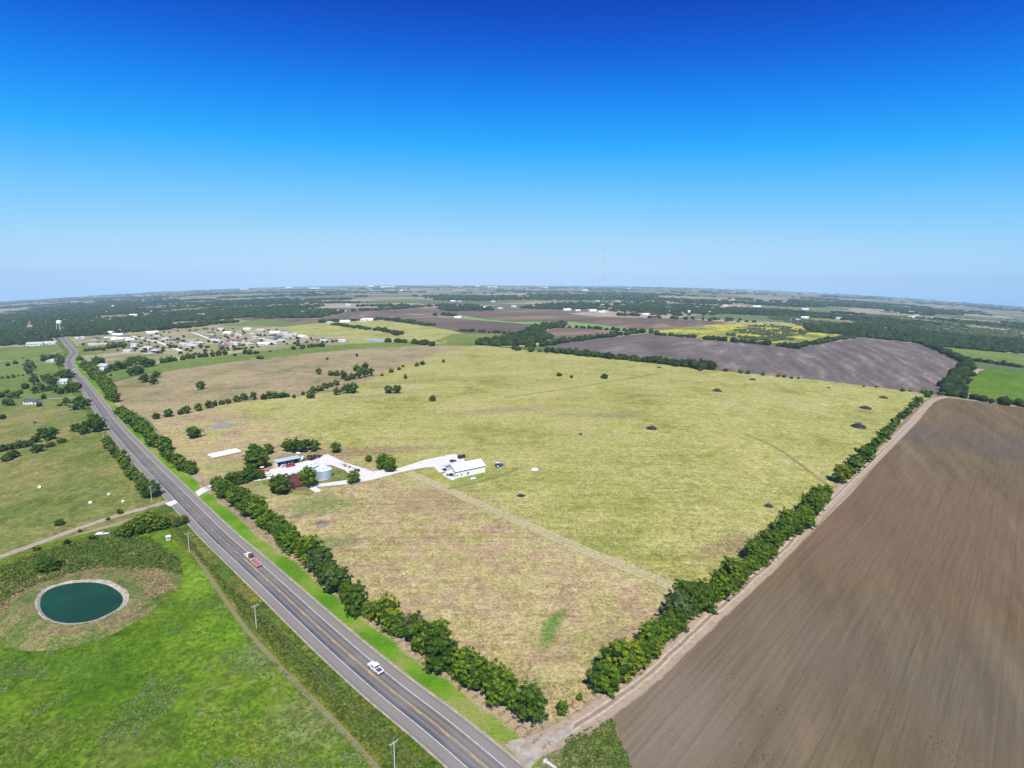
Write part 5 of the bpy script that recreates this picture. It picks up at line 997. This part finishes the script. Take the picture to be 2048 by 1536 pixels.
PR['tan_grey'] = house_proto('tan_wall', 'grey_roof', 20, 13); PR['tan_slate'] = house_proto('tan_wall', 'slate_roof', 20, 13); PR['brick_brown'] = house_proto('brick_wall', 'brown_roof', 22, 13); PR['white_white'] = house_proto('white_wall', 'white_roof', 22, 10, False, 'gable')
PR['white_grey'] = house_proto('white_wall', 'grey_roof', 17, 11, False, 'gable'); PR['white_two'] = house_proto('white_paint', 'grey_roof', 13, 10, True, 'gable', False); PR['pink_brown'] = house_proto('pink_wall', 'grey_roof', 15, 10); PR['white_slate'] = house_proto('white_wall', 'slate_roof', 16, 7, False, 'gable', False); PR['pale_green'] = house_proto('white_wall', 'green_roof', 13, 10, False, 'gable', False)
GV = 'village houses'
for t, LS in (('tan_slate', [(422, 668), (347, 683), (361, 684), (427, 678), (546, 674), (192, 679), (556, 679)]), ('brick_brown', [(447, 694), (633, 682), (461, 683), (483, 682)]),
              ('white_white', [(305, 667), (456.6, 668), (495.6, 660), (550, 667), (606, 676), (527, 690)]),
              ('white_grey', [(442, 660), (520, 662), (477, 672), (569, 668), (549, 687), (575, 673), (685, 683), (386, 687), (380, 691), (330, 679), (257, 704), (156, 678), (167, 677), (649, 683)]),
              ('tan_grey', [(505, 670), (563, 684), (525, 680), (497, 690), (433, 684), (400, 688), (366, 690), (315, 675), (295, 698), (385, 694), (536, 683), (470, 688), (510, 676), (588, 670)])):
    lab = {'tan_slate': 'tan village house with a dark blue slate roof', 'brick_brown': 'red brick village house with a purplish brown roof', 'white_white': 'long white village building with a white metal roof', 'white_grey': 'white village house with a grey gable roof', 'tan_grey': 'tan village house with a pale grey hipped roof'}[t]
    for u, v in LS: house(t, u, v, lab, lab.replace('village house', 'village houses').replace('village building', 'village buildings'), random.uniform(.85, 1.08) * (1.15 if t == 'white_white' else 1))
house('white_slate', 66, 807, 'long low white house with a dark roof in the left pasture', None, 1.15, -12); house('pale_green', 124, 767, 'house with a pale green roof hidden in its grove', None, 1.15, 20); house('pink_brown', 104, 724, 'pink house at the bend, between dark trees', None, 1.0, 10)
house('white_two', 211, 740, 'white two storey house with twin gables in its garden', None, 1.25, -15); house('pink_brown', 310, 704, 'pink walled house with trucks before it at the village edge', None, 1.1, -10); house('white_two', 270, 694, 'white garage house with wide gable on the lane', None, 1.0, 0)
p = P3(197, 690); o = thing('long_building', 'very long low white building beside the highway into town', 'building', tuple(p), R(14)); k = mpp(p)
MB().box(0, 0, 1.8, 34 * k, 6 * k, 4.6).build('wall', 'white_wall', o); MB().box(0, 0, 4.25, 34 * k + 1, 6 * k + 1, .3).build('roof', 'white_roof', o)
for i in range(7): MB().box(-14 * k + i * 4.6 * k, -3 * k - .06, 1.9, 2.4, .14, 1.6).build('window', 'glass', o)
MB().box(-15.5 * k, -3 * k - .06, 1.4, 2.2, .14, 2.8).build('door', 'tan_wall', o)
for i in range(4):
    u, v, ln = ((235, 679, 24), (250, 676, 22), (262, 680, 20), (222, 675, 24))[i]; p = P3(u, v); k = mpp(p); o = thing('long_building', 'low pale shed in the rows behind the planted trees', 'building', tuple(p), R(12), 'low pale sheds'); MB().box(0, 0, 1.6, ln * k, 4 * k, 4.2).build('wall', 'white_wall', o); hip(MB(), ln * k, 4 * k, 3.65, 1.6, .5).build('roof', ('white_roof', 'slate_roof', 'green_roof', 'slate_roof')[i], o); MB().box(0, -2 * k - .06, 1.3, 3, .14, 2.6).build('door', 'tan_wall', o)
for i, (u, v) in enumerate([(289, 708), (297, 708), (302, 706)]): pickup('white truck parked before the pink house at the village edge', px(u, v), R(10 + 20 * i), P3(u, v).z + .1, group='trucks before the pink house', s=1.1)
# town and distant houses
GT = 'pale buildings among the town trees'
for u, v in [(100, 656), (112, 652), (137, 648), (150, 648), (160, 648), (92, 645), (130, 643), (40, 663), (52, 662), (28, 662), (176, 647), (190, 645), (222, 642), (228, 641), (250, 640), (247, 664), (64, 690), (74, 691), (95, 688), (108, 688), (218, 668), (235, 671), (282, 645)]: house(random.choice(('white_white', 'white_grey')), u, v, 'pale building among the dense town trees', GT, random.uniform(1.0, 1.5))
GD = 'tiny distant houses'
for u, v in [(660, 647), (690, 645), (735, 642), (728, 643), (915, 636), (1134, 621), (1155, 622), (1185, 623), (1204, 625), (1210, 625), (1335, 622), (1345, 621), (1378, 625), (1310, 618), (1420, 626), (1292, 630)] + [(random.uniform(200, 700), random.uniform(608, 632)) for _ in range(26)] + [(random.uniform(900, 1560), random.uniform(600, 618)) for _ in range(34)] + [(random.uniform(1500, 1900), random.uniform(612, 645)) for _ in range(14)]: house(random.choice(('white_white', 'white_grey', 'tan_grey', 'white_white')), u, v, 'tiny pale house among distant fields and woods', GD, random.uniform(1.0, 1.6))
for u, v, ln in [(490, 579, 14), (578, 576, 12), (742, 573.5, 10), (775, 574.5, 26), (915, 574, 20), (955, 573.6, 8), (985, 575, 20), (1085, 576, 20), (1256, 578.5, 8), (630, 577, 18), (1170, 581, 12), (150, 605, 12), (1500, 586, 10)]:
    p = P3(u, v); k = mpp(p); o = thing('warehouse', 'white warehouse far away below the horizon', 'building', tuple(p), 0, 'far white warehouses'); MB().box(0, 0, .8 * k, ln * k, 60, 2.4 * k).build('wall', 'white_paint', o); MB().box(0, 0, 2.05 * k, ln * k + 4, 64, .2 * k).build('roof', 'white_roof', o)

# ------------------------------------------------------------------ weeds and dry grass, too many to count
def tufts(name, poly_or_pts, n, size, h, mat, label, cat):
    P_ = poly_or_pts if len(poly_or_pts) > 200 else [px(u, v) for u, v in (lambda: [(lambda uv: uv)(z) for z in _sample(poly_or_pts, n)])()]
    A_ = np.array([(x, y, tz(x, y) + .1) for x, y in P_]); m = 7; Cn = np.repeat(A_, m, 0); s = np.repeat(rng.uniform(.5, 1.5, len(A_)), m); d = unit(len(Cn)); d[:, 2] = np.abs(d[:, 2])
    Cn = Cn + d * np.stack([size * s, size * s, h * s], 1); V, Fq = leaf_quads(Cn, d, size * .55, .6); o = bpy.data.objects.new(name, np_mesh(name, V, Fq, mat, rng.uniform(0, 1, len(Fq)))); COL.objects.link(o); o['kind'] = 'stuff'; tag(o, label, cat)
def _sample(poly, n):
    us = [p[0] for p in poly]; vv = [p[1] for p in poly]; out = []
    while len(out) < n:
        u, v = random.uniform(min(us), max(us)), random.uniform(min(vv), max(vv))
        if inpoly(poly, u, v): out.append((u, v))
    return out
leafmat('weed_leaf', (.05, .11, .010), (.14, .19, .03), .2); leafmat('weed_yellow', (.13, .14, .02), (.24, .2, .04), .2); leafmat('straw', (.26, .2, .11), (.42, .33, .2), .2)
strip = [(345, 1045), (385, 1090), (440, 1165), (510, 1255), (610, 1355), (705, 1455), (790, 1536), (850, 1536), (683, 1380), (520, 1232), (400, 1120), (350, 1062)]
tufts('roadside_weeds', strip, 4200, .8, .7, 'weed_leaf', 'tall green weeds in the strip beside the highway', 'weeds'); tufts('roadside_flowers', strip, 900, .7, .6, 'weed_yellow', 'yellowing weeds in the strip beside the highway', 'weeds')
tufts('pond_weeds', [(0, 1135), (110, 1095), (230, 1072), (300, 1075), (360, 1120), (365, 1150), (310, 1140), (200, 1135), (120, 1155), (40, 1185), (0, 1215)], 2200, .8, .6, 'weed_leaf', 'rough weeds above the pond', 'weeds')
tufts('bank_straw', [(0, 1180), (90, 1150), (200, 1130), (330, 1140), (350, 1175), (270, 1215), (250, 1160), (150, 1150), (70, 1190), (60, 1240), (0, 1235)], 1200, .6, .4, 'straw', 'dry stems on the rough bank of the pond', 'grass')
tufts('corner_weeds', [(1130, 1480), (1222, 1436), (1242, 1482), (1262, 1536), (1120, 1536)], 420, .5, .35, 'weed_leaf', 'low weeds in the corner beside the plowed field', 'weeds')
def clumps(poly, n, sc_, thr, seed):
    out = []
    while len(out) < n:
        u, v = _sample(poly, 1)[0]; x, y = px(u, v)
        if vnoise(x / sc_, y / sc_, seed) + .35 * vnoise(x / sc_ * 4, y / sc_ * 4, seed + 1) > thr: out.append((x, y))
    return out
pad = [(-10, 1270), (140, 1295), (250, 1235), (365, 1170), (372, 1100), (430, 1180), (500, 1275), (600, 1372), (690, 1470), (750, 1536), (0, 1545)]
leafmat('grass_tuft', (.075, .165, .010), (.14, .24, .022), .2); leafmat('pale_tuft', (.16, .19, .08), (.26, .28, .15), .2); leafmat('dry_tuft', (.30, .26, .13), (.46, .40, .24), .2); leafmat('olive_tuft', (.18, .19, .05), (.28, .28, .09), .2)
tufts('paddock_grass', clumps(pad, 3600, 9, .55, 31), 0, .36, .22, 'grass_tuft', 'tufts of green grass all over the paddock', 'grass'); tufts('paddock_pale_weeds', clumps(pad, 1100, 16, .92, 33), 0, .4, .2, 'pale_tuft', 'pale weeds in patches on the paddock', 'weeds')
past = [(1110, 1430), (900, 1320), (700, 1170), (560, 1040), (640, 990), (860, 960), (1000, 930), (1300, 900), (1650, 960), (1500, 1130), (1340, 1265), (1180, 1390)]
tufts('pasture_straw', clumps(past, 5000, 14, .62, 35), 0, .36, .20, 'dry_tuft', 'pale tufts of dry grass over the pasture', 'grass'); tufts('pasture_grass', clumps(past, 2600, 20, .78, 37), 0, .36, .18, 'olive_tuft', 'olive grass tufts over the pasture', 'grass')
tufts('field_weeds', clumps([(1300, 1400), (1500, 1230), (1700, 1040), (2000, 1050), (2040, 1530), (1290, 1530)], 260, 9, .88, 41), 0, .26, .12, 'weed_leaf', 'few small weeds on the bare plowed field', 'weeds')
hs_ = []
for i in range(0, len(ROAD)):
    if ROAD[i].y < 345:
        for k in range(9): hs_.append(tuple(ROAD[i] + RN[i] * random.gauss(16.2, 1.0)))
for i in range(len(TRK)):
    n_ = normals(TRK)[i]
    for k in range(8): hs_.append(tuple(TRK[i] - n_ * random.gauss(5.2, .9)))
tufts('hedge_straw', hs_, 0, .45, .45, 'straw', 'dry grass along the foot of the hedges', 'grass')

# ------------------------------------------------------------------ haze
zt = max(o.location.z for o in bpy.data.objects if o.name == 'radio_mast') + Hm + 12; b = MB(); b.box(0, 8000, (zt - 670) / 2, 34000, 26000, zt + 670); o = b.build('haze', None); print('haze top', zt); o['kind'] = 'stuff'
q = NT('haze'); pv = q.n('VolumePrincipled'); pv.inputs['Color'].default_value = (.56, .80, 1, 1); pv.inputs['Density'].default_value = 4.8e-5; pv.inputs['Anisotropy'].default_value = -0.25
om = q.n('OutputMaterial'); q.l(pv.outputs[0], om.inputs['Volume']); o.data.materials.append(q.m); tag(o, 'thin blue haze over the whole plain', 'haze')
